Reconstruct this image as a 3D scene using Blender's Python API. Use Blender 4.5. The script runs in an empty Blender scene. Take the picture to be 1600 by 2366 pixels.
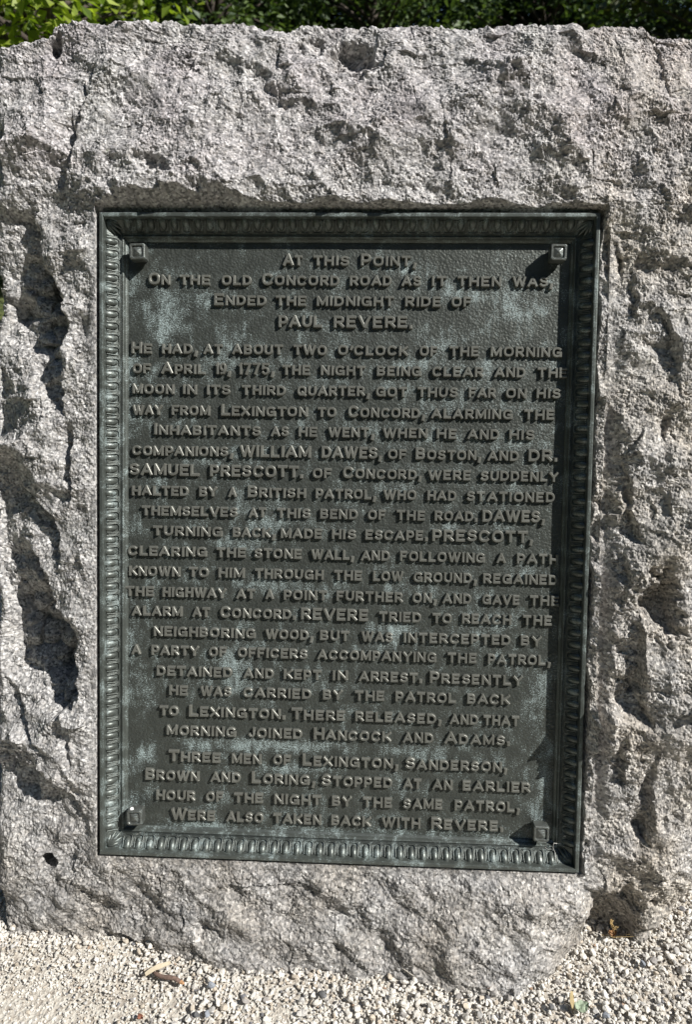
import bpy, math, random
import numpy as np
from mathutils import Matrix, Vector

# ------------------------------------------------------------------ frame of the stone's face
S = 0.0009                       # one drawing unit in metres
LEAN = math.radians(21.0)        # the face leans back
BASE = 915.09 * S                # height of the plaque centre above the ground
ca, sa = math.cos(LEAN), math.sin(LEAN)
M3 = np.array([[1, 0, 0], [0, sa, -ca], [0, ca, sa]])          # (u right, v up the face, w out of it) -> world
ORG = np.array([0, 0, BASE])
CAM = np.array([80.457, 162.713, 1725.915])                    # the photographer's eye in u, v, w
AX = np.array([[0.9989609, 0.01626751, -0.04257329],
               [0.0183866, -0.99858663, 0.04986656],
               [-0.04170191, -0.05059752, -0.99784811]])       # right, down, forward
F, CX, CY = 1680.0, 800.0, 1183.0


def world(u, v, w):
    p = np.stack(np.broadcast_arrays(np.asarray(u, float), np.asarray(v, float), np.asarray(w, float)), -1)
    return p @ (M3.T * S) + ORG


def on_face(x, y, w=0.0):
    """survey point of the photograph -> (u, v) on the sheet w of the stone's face"""
    d = np.array([(x - CX) / F, (y - CY) / F, 1.0]) @ AX
    s = (w - CAM[2]) / d[2]
    return CAM[0] + s * d[0], CAM[1] + s * d[1]


def chart(u, v, w=50.0):
    """(u, v) -> survey coordinates used to draw the relief of the stone"""
    q = [(u - CAM[0]) * AX[k, 0] + (v - CAM[1]) * AX[k, 1] + (w - CAM[2]) * AX[k, 2] for k in range(3)]
    return CX + F * q[0] / q[2], CY + F * q[1] / q[2]


def on_ground(x, y, z=0.0):
    d = M3 @ (np.array([(x - CX) / F, (y - CY) / F, 1.0]) @ AX)
    c = (M3 @ CAM) * S + ORG
    s = (z - c[2]) / d[2]
    return c + s * d


scn = bpy.context.scene
col = scn.collection
rng = np.random.default_rng(7)
random.seed(7)

# ------------------------------------------------------------------ camera
cd = bpy.data.cameras.new("camera")
cam = bpy.data.objects.new("camera", cd)
col.objects.link(cam)
R = M3 @ AX.T                                                  # columns right, down, forward in world
mw = Matrix.Identity(4)
cpos = (M3 @ CAM) * S + ORG
for i in range(3):
    mw[i][0], mw[i][1], mw[i][2], mw[i][3] = R[i, 0], -R[i, 1], -R[i, 2], cpos[i]
cam.matrix_world = mw
cd.sensor_fit = 'VERTICAL'
cd.sensor_height = 24.0
cd.lens = 24.0 * F / 2366.0
cd.dof.use_dof = True
cd.dof.focus_distance = 1.56
cd.dof.aperture_fstop = 3.2
cd.clip_start, cd.clip_end = 0.02, 2000.0
scn.camera = cam

# ------------------------------------------------------------------ world and sun
sv = M3 @ np.array([50.0, 44.0, 37.0])
sv /= np.linalg.norm(sv)
el, az = math.asin(sv[2]), math.atan2(sv[0], sv[1])
wd = bpy.data.worlds.new("World")
scn.world = wd
wd.use_nodes = True
nt = wd.node_tree
sky = nt.nodes.new("ShaderNodeTexSky")
sky.sky_type = 'NISHITA'
sky.sun_disc = False
sky.air_density, sky.dust_density = 0.8, 0.3
sky.sun_elevation, sky.sun_rotation = el, az
nt.links.new(sky.outputs[0], nt.nodes["Background"].inputs[0])
nt.nodes["Background"].inputs[1].default_value = 0.075
sd = bpy.data.lights.new("sun", 'SUN')
sd.energy, sd.angle, sd.color = 5.0, math.radians(0.5), (1.0, 0.975, 0.935)
so = bpy.data.objects.new("sun", sd)
so.rotation_euler = Vector(sv).to_track_quat('Z', 'Y').to_euler()
so.location = (3, -3, 6)
col.objects.link(so)
vs = scn.view_settings
vs.view_transform, vs.look, vs.exposure, vs.gamma = 'Standard', 'None', 0.5, 1.0


# ------------------------------------------------------------------ helpers: objects
def tag(o, label=None, cat=None, group=None, kind=None):
    if label: o["label"] = label
    if cat: o["category"] = cat
    if group: o["group"] = group
    if kind: o["kind"] = kind
    return o


def empty(name, loc=(0, 0, 0), rot=None):
    o = bpy.data.objects.new(name, None)
    o.empty_display_size = 0.1
    if rot is not None:
        o.matrix_world = Matrix.Translation(Vector(loc)) @ rot
    else:
        o.location = loc
    col.objects.link(o)
    return o


def mesh_np(name, verts, quads=None, tris=None, smooth=False):
    me = bpy.data.meshes.new(name)
    verts = np.asarray(verts, np.float32)
    me.vertices.add(len(verts))
    me.vertices.foreach_set("co", verts.ravel())
    loops, starts, n0 = [], [], 0
    if quads is not None and len(quads):
        q = np.asarray(quads, np.int32)
        loops.append(q.ravel()); starts.append(np.arange(len(q), dtype=np.int32) * 4); n0 = len(q) * 4
    if tris is not None and len(tris):
        t = np.asarray(tris, np.int32)
        loops.append(t.ravel()); starts.append(n0 + np.arange(len(t), dtype=np.int32) * 3)
    L, P = np.concatenate(loops), np.concatenate(starts)
    me.loops.add(len(L)); me.loops.foreach_set("vertex_index", L)
    me.polygons.add(len(P)); me.polygons.foreach_set("loop_start", P)
    me.update(calc_edges=True)
    me.polygons.foreach_set("use_smooth", np.full(len(P), smooth, bool))
    me.validate()
    return me


def link(name, me, mat=None, parent=None):
    o = bpy.data.objects.new(name, me)
    col.objects.link(o)
    if mat is not None: me.materials.append(mat)
    if parent is not None: o.parent = parent
    return o


class MB:
    """collects pieces (vertices, faces) of one mesh"""
    def __init__(s): s.v, s.q, s.t, s.n = [], [], [], 0

    def add(s, v, q=None, t=None):
        v = np.asarray(v, float).reshape(-1, 3)
        s.v.append(v)
        if q is not None and len(q): s.q.append(np.asarray(q, int).reshape(-1, 4) + s.n)
        if t is not None and len(t): s.t.append(np.asarray(t, int).reshape(-1, 3) + s.n)
        s.n += len(v)

    def grid(s, P, closed_j=False):
        """P: (ni, nj, 3)"""
        ni, nj = P.shape[:2]
        idx = np.arange(ni * nj).reshape(ni, nj)
        if closed_j: idx = np.concatenate([idx, idx[:, :1]], 1)
        q = np.stack([idx[:-1, :-1], idx[:-1, 1:], idx[1:, 1:], idx[1:, :-1]], -1).reshape(-1, 4)
        s.add(P.reshape(-1, 3), q)

    def tube(s, pts, rad, n=6, cap=True):
        pts = np.asarray(pts, float); m = len(pts)
        rad = np.broadcast_to(np.asarray(rad, float), (m,))
        T = np.gradient(pts, axis=0); T /= np.linalg.norm(T, axis=1, keepdims=True) + 1e-12
        ref = np.array([0, 0, 1.0]) if abs(T[:, 2]).mean() < 0.8 else np.array([1.0, 0, 0])
        A = np.cross(T, ref); A /= np.linalg.norm(A, axis=1, keepdims=True) + 1e-12
        B = np.cross(T, A)
        th = np.linspace(0, 2 * np.pi, n, endpoint=False)
        P = pts[:, None] + rad[:, None, None] * (np.cos(th)[None, :, None] * A[:, None] + np.sin(th)[None, :, None] * B[:, None])
        n0 = s.n
        s.grid(P, True)
        if cap:
            k = np.arange(n)
            s.add(pts[[0, -1]])
            c0 = s.n - 2
            s.t.append(np.stack([np.full(n, c0), n0 + (k + 1) % n, n0 + k], 1))
            e = n0 + (m - 1) * n
            s.t.append(np.stack([np.full(n, c0 + 1), e + k, e + (k + 1) % n], 1))

    def mesh(s, name, smooth=False, scale=1.0):
        return mesh_np(name, np.concatenate(s.v) * scale, np.concatenate(s.q) if s.q else None,
                       np.concatenate(s.t) if s.t else None, smooth)


# ------------------------------------------------------------------ helpers: noise
_pt = np.random.default_rng(11).permutation(1024)
_gr = np.random.default_rng(12).normal(size=(1024, 2))
_gr /= np.linalg.norm(_gr, axis=1, keepdims=True)
_rv = np.random.default_rng(13).random((1024, 4))


def _h(i, j, seed): return _pt[(_pt[(i + seed * 37) & 1023] + j) & 1023]


def perlin(x, y, seed=0):
    i, j = np.floor(x).astype(int), np.floor(y).astype(int)
    fx, fy = x - i, y - j
    sx, sy = fx * fx * fx * (fx * (fx * 6 - 15) + 10), fy * fy * fy * (fy * (fy * 6 - 15) + 10)
    g = lambda a, b: (lambda G: G[..., 0] * (fx - a) + G[..., 1] * (fy - b))(_gr[_h(i + a, j + b, seed)])
    n0 = g(0, 0) * (1 - sx) + g(1, 0) * sx
    n1 = g(0, 1) * (1 - sx) + g(1, 1) * sx
    return (n0 * (1 - sy) + n1 * sy) * 1.5


def fbm(x, y, seed=0, octs=4, gain=0.5):
    r, a = 0, 1.0
    for k in range(octs):
        r = r + a * perlin(x * 2 ** k, y * 2 ** k, seed + k); a *= gain
    return r


def chips(x, y, seed=0, tilt=0.9, q=0.75):
    """broken-stone facets: the upper envelope of tilted planes, one for every cell"""
    i, j = np.floor(x).astype(int), np.floor(y).astype(int)
    best = np.full(x.shape, -9.0)
    for a in (-1, 0, 1):
        for b in (-1, 0, 1):
            rv = _rv[_h(i + a, j + b, seed)]
            dx, dy = x - (i + a + rv[..., 0]), y - (j + b + rv[..., 1])
            an = rv[..., 2] * 6.283
            h = rv[..., 3] * 0.6 + tilt * (np.cos(an) * dx + np.sin(an) * dy) - q * (dx * dx + dy * dy)
            best = np.maximum(best, h)
    return best


def smooth(a, b, t):
    t = np.clip((t - a) / (b - a), 0, 1)
    return t * t * (3 - 2 * t)


# ------------------------------------------------------------------ helpers: materials
class NT:
    def __init__(s, name):
        s.m = bpy.data.materials.new(name); s.m.use_nodes = True
        s.t = s.m.node_tree; s.b = s.t.nodes["Principled BSDF"]

    def n(s, kind, **kw):
        nd = s.t.nodes.new("ShaderNode" + kind)
        for k, v in kw.items():
            if k.startswith("i_"):
                key = k[2:]
                nd.inputs[int(key) if key.isdigit() else key.replace("_", " ")].default_value = v
            else: setattr(nd, k, v)
        return nd

    def l(s, a, b): s.t.links.new(a, b)

    def ramp(s, fac, stops, interp='LINEAR'):
        r = s.n("ValToRGB"); cr = r.color_ramp; cr.interpolation = interp
        while len(cr.elements) < len(stops): cr.elements.new(0.5)
        for e, (p, c) in zip(cr.elements, stops):
            e.position = p; e.color = (*c, 1) if len(c) == 3 else c
        s.l(fac, r.inputs[0]); return r.outputs[0]

    def mix(s, fac, a, b, mode='MIX'):
        m = s.n("Mix", data_type='RGBA', blend_type=mode)
        for sock, v in ((m.inputs[0], fac), (m.inputs[6], a), (m.inputs[7], b)):
            if hasattr(v, "links"): s.l(v, sock)
            else: sock.default_value = v if isinstance(v, (int, float)) else ((*v, 1) if len(v) == 3 else v)
        return m.outputs[2]

    def math(s, op, a, b=0.0, clamp=False):
        m = s.n("Math", operation=op, use_clamp=clamp)
        for k, v in enumerate((a, b)):
            if hasattr(v, "links"): s.l(v, m.inputs[k])
            else: m.inputs[k].default_value = v
        return m.outputs[0]

    def noise(s, vec, scale, detail=3.0, rough=0.55, dist=0.0):
        n = s.n("TexNoise"); n.inputs["Scale"].default_value = scale
        n.inputs["Detail"].default_value = detail; n.inputs["Roughness"].default_value = rough
        n.inputs["Distortion"].default_value = dist
        s.l(vec, n.inputs["Vector"]); return n.outputs[0]

    def obj(s): return s.n("TexCoord").outputs["Object"]

    def bump(s, h, strength, dist):
        b = s.n("Bump"); b.inputs["Strength"].default_value = strength; b.inputs["Distance"].default_value = dist
        s.l(h, b.inputs["Height"]); return b.outputs[0]


def simple(name, color, rough=0.8, var=0.15, scale=60.0):
    k = NT(name)
    n = k.noise(k.obj(), scale)
    c2 = tuple(max(0, c * (1 - 2 * var)) for c in color)
    k.l(k.ramp(n, [(0.3, c2), (0.7, color)]), k.b.inputs["Base Color"])
    k.b.inputs["Roughness"].default_value = rough
    return k.m


def granite():
    k = NT("granite")
    o = k.obj()
    vo = k.n("TexVoronoi"); vo.inputs["Scale"].default_value = 210.0
    wob = k.n("VectorMath", operation='ADD')
    nz = k.n("TexNoise"); nz.inputs["Scale"].default_value = 300.0; k.l(o, nz.inputs["Vector"])
    sc = k.n("VectorMath", operation='SCALE'); k.l(nz.outputs[1], sc.inputs[0]); sc.inputs["Scale"].default_value = 0.004
    k.l(o, wob.inputs[0]); k.l(sc.outputs[0], wob.inputs[1]); k.l(wob.outputs[0], vo.inputs["Vector"])
    sep = k.n("SeparateColor"); k.l(vo.outputs["Color"], sep.inputs[0])
    grain = k.ramp(sep.outputs[0], [(0.0, (0.035, 0.035, 0.037)), (0.14, (0.14, 0.138, 0.138)), (0.32, (0.32, 0.316, 0.314)),
                                    (0.62, (0.38, 0.362, 0.342)), (0.76, (0.56, 0.55, 0.54)), (0.92, (0.74, 0.735, 0.72))], 'CONSTANT')
    vo2 = k.n("TexVoronoi"); vo2.inputs["Scale"].default_value = 95.0; k.l(wob.outputs[0], vo2.inputs["Vector"])
    sep2 = k.n("SeparateColor"); k.l(vo2.outputs["Color"], sep2.inputs[0])
    grain2 = k.ramp(sep2.outputs[1], [(0.0, (0.30, 0.298, 0.297)), (0.4, (0.40, 0.394, 0.386)), (0.75, (0.50, 0.49, 0.48))], 'CONSTANT')
    c = k.mix(0.35, grain, grain2)
    # broad tints: lavender weathering above, tan towards the right and the foot, darker patches
    at = k.n("Attribute", attribute_name="tint"); se = k.n("SeparateColor"); k.l(at.outputs["Color"], se.inputs[0])
    c = k.mix(k.math('MULTIPLY', se.outputs[0], 0.9), c, (0.97, 0.925, 0.96), 'MULTIPLY')
    c = k.mix(k.math('MULTIPLY', se.outputs[1], 0.9), c, (1.0, 0.93, 0.82), 'MULTIPLY')
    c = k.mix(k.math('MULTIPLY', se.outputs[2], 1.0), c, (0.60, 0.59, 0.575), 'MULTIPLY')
    big = k.noise(o, 9.0, 4.0)
    c = k.mix(k.ramp(big, [(0.35, (0.5, 0.5, 0.5)), (0.7, (0, 0, 0))]), c, (0.82, 0.80, 0.80), 'MULTIPLY')
    # lichen: pale green crusts
    li = k.noise(o, 16.0, 5.0, 0.65)
    c = k.mix(k.ramp(li, [(0.715, (0, 0, 0)), (0.75, (0.55, 0.55, 0.55))]), c, (0.52, 0.58, 0.45))
    c = k.mix(1.0, c, (1.03, 1.02, 1.0), 'MULTIPLY')
    k.l(c, k.b.inputs["Base Color"])
    k.b.inputs["Roughness"].default_value = 0.62
    k.b.inputs["Specular IOR Level"].default_value = 0.45
    b1 = k.noise(o, 260.0, 3.0, 0.6)
    vd = k.math('ADD', k.math('MULTIPLY', sep.outputs[2], 0.6), b1)
    k.l(k.bump(vd, 0.6, 0.003), k.b.inputs["Normal"])
    return k.m


def bronze(name, patina_attr=False, amount=0.5, base=(0.075, 0.066, 0.054), bump=0.0, gloss=0.46, grit=1.0, metal=0.45):
    k = NT(name)
    o = k.obj()
    fine = k.noise(o, 420.0, 3.0, 0.6)
    mid = k.noise(o, 26.0, 5.0, 0.62, 0.6)
    st = k.n("Mapping"); st.inputs["Scale"].default_value = (1.0, 0.22, 1.0); k.l(o, st.inputs[0])
    streak = k.noise(st.outputs[0], 90.0, 4.0, 0.65)
    if patina_attr:
        at = k.n("Attribute", attribute_name="patina")
        m = k.math('ADD', at.outputs["Fac"], k.math('MULTIPLY', k.math('SUBTRACT', mid, 0.5), 1.1))
    else:
        m = k.math('ADD', k.math('MULTIPLY', mid, 1.1), amount - 0.62)
    m = k.math('ADD', m, k.math('MULTIPLY', k.math('SUBTRACT', streak, 0.5), 0.75))
    m = k.math('ADD', m, k.math('MULTIPLY', k.math('SUBTRACT', fine, 0.5), 1.6 if patina_attr else grit))
    fac = k.ramp(m, [(0.42, (0, 0, 0)), (0.9, (1, 1, 1))])
    dark = k.ramp(mid, [(0.3, tuple(c * 0.72 for c in base)), (0.7, base)])
    verd = k.ramp(fine, [(0.3, (0.16, 0.20, 0.195)), (0.7, (0.38, 0.46, 0.455))])
    c = k.mix(fac, dark, verd)
    k.l(c, k.b.inputs["Base Color"])
    k.l(k.ramp(fac, [(0.0, (metal,) * 3), (0.6, (0.0,) * 3)]), k.b.inputs["Metallic"])
    k.l(k.ramp(fac, [(0.0, (gloss,) * 3), (1.0, (0.75,) * 3)]), k.b.inputs["Roughness"])
    k.b.inputs["Specular IOR Level"].default_value = 0.5
    if bump:
        vo = k.n("TexVoronoi", feature='SMOOTH_F1'); vo.inputs["Scale"].default_value = 225.0; k.l(o, vo.inputs["Vector"])
        h = k.math('ADD', vo.outputs["Distance"], k.math('MULTIPLY', k.noise(o, 520.0, 2.0), 0.35))
        k.l(k.bump(h, bump, 0.0016), k.b.inputs["Normal"])
    else:
        k.l(k.bump(k.noise(o, 350.0, 3.0), 0.35, 0.001), k.b.inputs["Normal"])
    return k.m


def gravel_mat(name, big):
    k = NT(name)
    o = k.obj()
    if big:
        r = k.n("NewGeometry").outputs["Random Per Island"]
        c = k.ramp(r, [(0.0, (0.16, 0.16, 0.17)), (0.012, (0.33, 0.31, 0.29)), (0.07, (0.50, 0.44, 0.36)), (0.18, (0.58, 0.55, 0.50)),
                       (0.42, (0.65, 0.62, 0.565)), (0.72, (0.70, 0.675, 0.625)), (0.93, (0.48, 0.465, 0.44)), (0.995, (0.40, 0.28, 0.20))], 'CONSTANT')
        n = k.noise(o, 260.0, 4.0, 0.65)
        c = k.mix(k.ramp(n, [(0.35, (0.6,) * 3), (0.62, (0,) * 3)]), c, (0.70, 0.66, 0.60), 'MULTIPLY')
        k.l(k.bump(n, 0.5, 0.0015), k.b.inputs["Normal"])
    else:
        vo = k.n("TexVoronoi"); vo.inputs["Scale"].default_value = 130.0; k.l(o, vo.inputs["Vector"])
        s_ = k.n("SeparateColor"); k.l(vo.outputs["Color"], s_.inputs[0])
        c = k.ramp(s_.outputs[0], [(0.0, (0.34, 0.30, 0.25)), (0.2, (0.44, 0.40, 0.34)), (0.6, (0.52, 0.485, 0.42)), (0.9, (0.62, 0.59, 0.53))], 'CONSTANT')
        k.l(k.bump(k.math('ADD', vo.outputs["Distance"], k.noise(o, 300.0)), 0.8, 0.004), k.b.inputs["Normal"])
    k.l(c, k.b.inputs["Base Color"])
    k.b.inputs["Roughness"].default_value = 0.85
    return k.m


def leaf_mat(name, dark, light, trans=0.35):
    k = NT(name)
    r = k.n("NewGeometry").outputs["Random Per Island"]
    c = k.ramp(r, [(0.0, dark), (0.55, tuple((a + b) / 2 for a, b in zip(dark, light))), (1.0, light)])
    k.l(c, k.b.inputs["Base Color"])
    k.b.inputs["Roughness"].default_value = 0.5
    tr = k.n("BsdfTranslucent"); k.l(k.mix(1.0, c, (1.0, 1.1, 0.45), 'MULTIPLY'), tr.inputs[0])
    mx = k.n("MixShader"); mx.inputs[0].default_value = trans
    k.l(k.b.outputs[0], mx.inputs[1]); k.l(tr.outputs[0], mx.inputs[2])
    k.l(mx.outputs[0], k.t.nodes["Material Output"].inputs[0])
    return k.m


def grass_mat():
    k = NT("lawn")
    o = k.obj()
    c = k.ramp(k.noise(o, 3.0, 6.0, 0.7), [(0.3, (0.05, 0.075, 0.018)), (0.55, (0.10, 0.12, 0.03)), (0.75, (0.17, 0.16, 0.06))])
    k.l(c, k.b.inputs["Base Color"]); k.b.inputs["Roughness"].default_value = 0.9
    k.l(k.bump(k.noise(o, 60.0, 4.0), 0.8, 0.03), k.b.inputs["Normal"])
    return k.m


MAT = dict(granite=granite(), plate=bronze("bronze_plate", True, base=(0.076, 0.083, 0.073), bump=0.7), letter=bronze("bronze_letter", amount=0.26, base=(0.185, 0.186, 0.162), gloss=0.40, metal=0.38),
           frame=bronze("bronze_frame", amount=0.47, base=(0.108, 0.120, 0.108), gloss=0.38), bolt=bronze("bronze_bolt", amount=0.46, base=(0.13, 0.137, 0.125), gloss=0.36),
           gravel=gravel_mat("gravel_stones", True), grit=gravel_mat("sandy_grit", False), lawn=grass_mat(),
           bark=simple("bark", (0.085, 0.066, 0.05), 0.9, 0.3, 25.0))

# ------------------------------------------------------------------ setting: ground
def disc(name, r, z, mat, cx=0.0, cy=0.0, n=96, wob=0.0):
    th = np.linspace(0, 2 * np.pi, n, endpoint=False)
    rr = r * (1 + wob * np.sin(3 * th + 1) + wob * 0.6 * np.sin(7 * th))
    v = np.c_[cx + rr * np.cos(th), cy + rr * np.sin(th), np.full(n, z)]
    v = np.r_[v, [[cx, cy, z]]]
    k = np.arange(n)
    return link(name, mesh_np(name, v, None, np.stack([np.full(n, n), k, (k + 1) % n], 1)), mat)


tag(disc("lawn", 900.0, -0.02, MAT["lawn"]), kind="structure")
tag(disc("gravel_path", 2.6, -0.008, MAT["grit"], 0.0, -0.5, wob=0.05), kind="structure")

# ------------------------------------------------------------------ the boulder
PW, PH = 570.0, 757.3            # half width and half height of the plaque's rim


def curve1(pts):
    a = np.array(sorted(pts), float)
    return lambda t: np.interp(t, a[:, 0], a[:, 1])


TOP = [(-60, 100), (0, 92), (60, 83), (104, 74), (110, 60), (116, 48), (125, 44), (190, 43), (205, 47), (235, 53), (265, 53), (300, 50), (345, 44), (375, 43),
       (385, 38), (410, 42), (425, 48), (470, 49), (500, 46), (535, 51), (575, 52), (605, 60), (635, 65), (670, 63), (690, 52), (740, 47), (790, 47),
       (830, 47), (860, 44), (910, 48), (960, 48), (985, 55), (1000, 57), (1050, 58), (1090, 60), (1120, 55), (1175, 53), (1195, 58), (1210, 50),
       (1260, 50), (1295, 56), (1330, 60), (1350, 73), (1356, 75), (1365, 63), (1400, 62), (1480, 59), (1492, 64), (1505, 80), (1545, 80), (1580, 75), (1660, 80)]
top_uv = np.array([on_face(x, y, 10.0) for x, y in TOP])
top_v = lambda u: np.interp(u, top_uv[:, 0], top_uv[:, 1])
LEFT = [(90, -14), (300, -14), (420, -18), (560, -26), (640, -12), (720, -10), (760, -26), (1250, -30), (1330, -28), (1420, -14), (1480, -28), (1700, -16),
        (1900, -8), (1960, 4), (2060, 13), (2143, 16), (2300, 22)]
left_uv = np.array([on_face(x, y, -25.0) for y, x in LEFT])[::-1]
left_u = lambda v: np.interp(v, left_uv[:, 1], left_uv[:, 0])
RIGHT = [(80, 1680), (1500, 1685), (1900, 1660), (2000, 1632), (2050, 1604), (2072, 1585), (2102, 1560), (2112, 1540), (2135, 1530), (2146, 1512), (2190, 1512), (2300, 1515)]
right_uv = np.array([on_face(x, y, -40.0) for y, x in RIGHT])[::-1]
right_u = lambda v: np.interp(v, right_uv[:, 1], right_uv[:, 0])

# broad shape of the face: x, y (survey) -> height w above the plaque's field
CTRL = [(0, 90, -15), (200, 60, 15), (500, 50, 15), (800, 50, 10), (1100, 55, 12), (1400, 65, 20), (1650, 80, 15),
        (0, 250, 0), (300, 230, 48), (600, 230, 52), (900, 230, 50), (1200, 230, 60), (1500, 230, 65), (1680, 250, 40),
        (0, 420, -5), (150, 450, 30), (300, 420, 76), (600, 420, 70), (900, 420, 64), (1200, 420, 64), (1420, 430, 64), (1600, 430, 80),
        (0, 700, -22), (120, 700, 34), (205, 700, 48), (1415, 700, 48), (1500, 700, 76), (1650, 700, 95),
        (0, 1000, -25), (120, 1000, 35), (205, 1000, 48), (1400, 1000, 48), (1480, 1000, 82), (1650, 1000, 105),
        (0, 1300, -30), (110, 1300, 38), (205, 1300, 48), (1390, 1300, 50), (1480, 1300, 86), (1650, 1300, 110),
        (0, 1600, -25), (150, 1600, 40), (205, 1600, 48), (1380, 1600, 58), (1470, 1600, 92), (1650, 1600, 105),
        (0, 1850, -5), (200, 1850, 44), (1370, 1720, 76), (1370, 1820, 66), (1480, 1800, 90), (1650, 1800, 80), (1365, 1960, 48), (1500, 1960, 66), (1640, 1960, 20),
        (0, 2000, 14), (230, 2010, 36), (500, 2030, 44), (800, 2040, 46), (1100, 2060, 50), (1330, 2060, 52),
        (0, 2143, 0), (229, 2153, 1), (356, 2181, 24), (509, 2222, 56), (800, 2236, 60), (968, 2255, 72), (1131, 2286, 95), (1237, 2280, 76),
        (1309, 2215, 16), (1375, 2180, -30), (1507, 2189, -19), (1480, 2080, 24), (1230, 2140, 78), (1340, 2130, 34), (1000, 2150, 66),
        (0, 2400, -20), (509, 2400, 60), (1131, 2400, 95), (1375, 2400, -40), (1600, 2300, -60)]
CT = np.array(CTRL, float)


def tps(X, Y):
    P = CT[:, :2] / 1000.0
    phi = lambda r2: 0.5 * r2 * np.log(r2 + 1e-12)
    d2 = ((P[:, None] - P[None]) ** 2).sum(-1)
    n = len(P)
    A = np.zeros((n + 3, n + 3)); A[:n, :n] = phi(d2) + np.eye(n) * 2e-4
    A[:n, n] = 1; A[:n, n + 1:] = P; A[n, :n] = 1; A[n + 1:, :n] = P.T
    c = np.linalg.solve(A, np.r_[CT[:, 2], 0, 0, 0])
    out = c[n] + c[n + 1] * X / 1000 + c[n + 2] * Y / 1000
    for k in range(n):
        out = out + c[k] * phi((X / 1000 - P[k, 0]) ** 2 + (Y / 1000 - P[k, 1]) ** 2)
    return out


_jag = {}


def JAG(X, Y, k):
    key = (k, float(X[3, 5]), float(Y[3, 5]))
    if key not in _jag: _jag[key] = chips(X / (48, 40)[k], Y / (40, 34)[k], 11 + k, 1.2, 0.7)
    return _jag[key]


def cliff(X, Y, pts, jit=5.0, fade=18.0, seed=3):
    """pts: (y, x of the brink, depth, reach): left of the brink the stone breaks off steeply, then rises again"""
    a = np.array(pts, float)
    lo, hi = a[0, 0], a[-1, 0]
    xe = np.interp(Y, a[:, 0], a[:, 1]) + 1.3 * jit * fbm(X / 26, Y / 26, seed, 4) + 3.0 * jit * (JAG(X, Y, 0) - 0.45)
    dp = np.interp(Y, a[:, 0], a[:, 2]) * (1.15 - 0.5 * JAG(X, Y, 1)); rc = np.interp(Y, a[:, 0], a[:, 3])
    if 480 <= lo < 1300 and a[:, 1].max() < 190: dp, rc = dp * 1.15, rc * 1.15
    t = xe - X
    k = smooth(lo - fade, lo + fade, Y) * (1 - smooth(hi - fade, hi + fade, Y))
    st = 0.32 * dp + 3
    f = smooth(0, 1, t / st) * np.clip(1 - (t - st) / np.maximum(rc - st, 1), 0, 1)
    return -dp * f * k


def shelf(X, Y, pts, jit=5.0, fade=18.0, seed=4):
    """pts: (x, y of the brink, depth, reach): below the brink the stone is undercut, then comes out again"""
    return cliff(Y * -1.0, X, [(p[0], -p[1], p[2], p[3]) for p in pts], jit, fade, seed)


def dent(X, Y, cx, cy, rx, ry, rot, depth, hard=0.6, seed=5):
    c, s = math.cos(rot), math.sin(rot)
    dx, dy = X - cx, Y - cy
    a, b = (c * dx + s * dy) / rx, (-s * dx + c * dy) / ry
    r = np.sqrt(a * a + b * b) + 0.30 * fbm(X / 38, Y / 38, seed + int(cx) % 50, 4)
    return -depth * (1 - smooth(1 - hard, 1.0, r))


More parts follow.
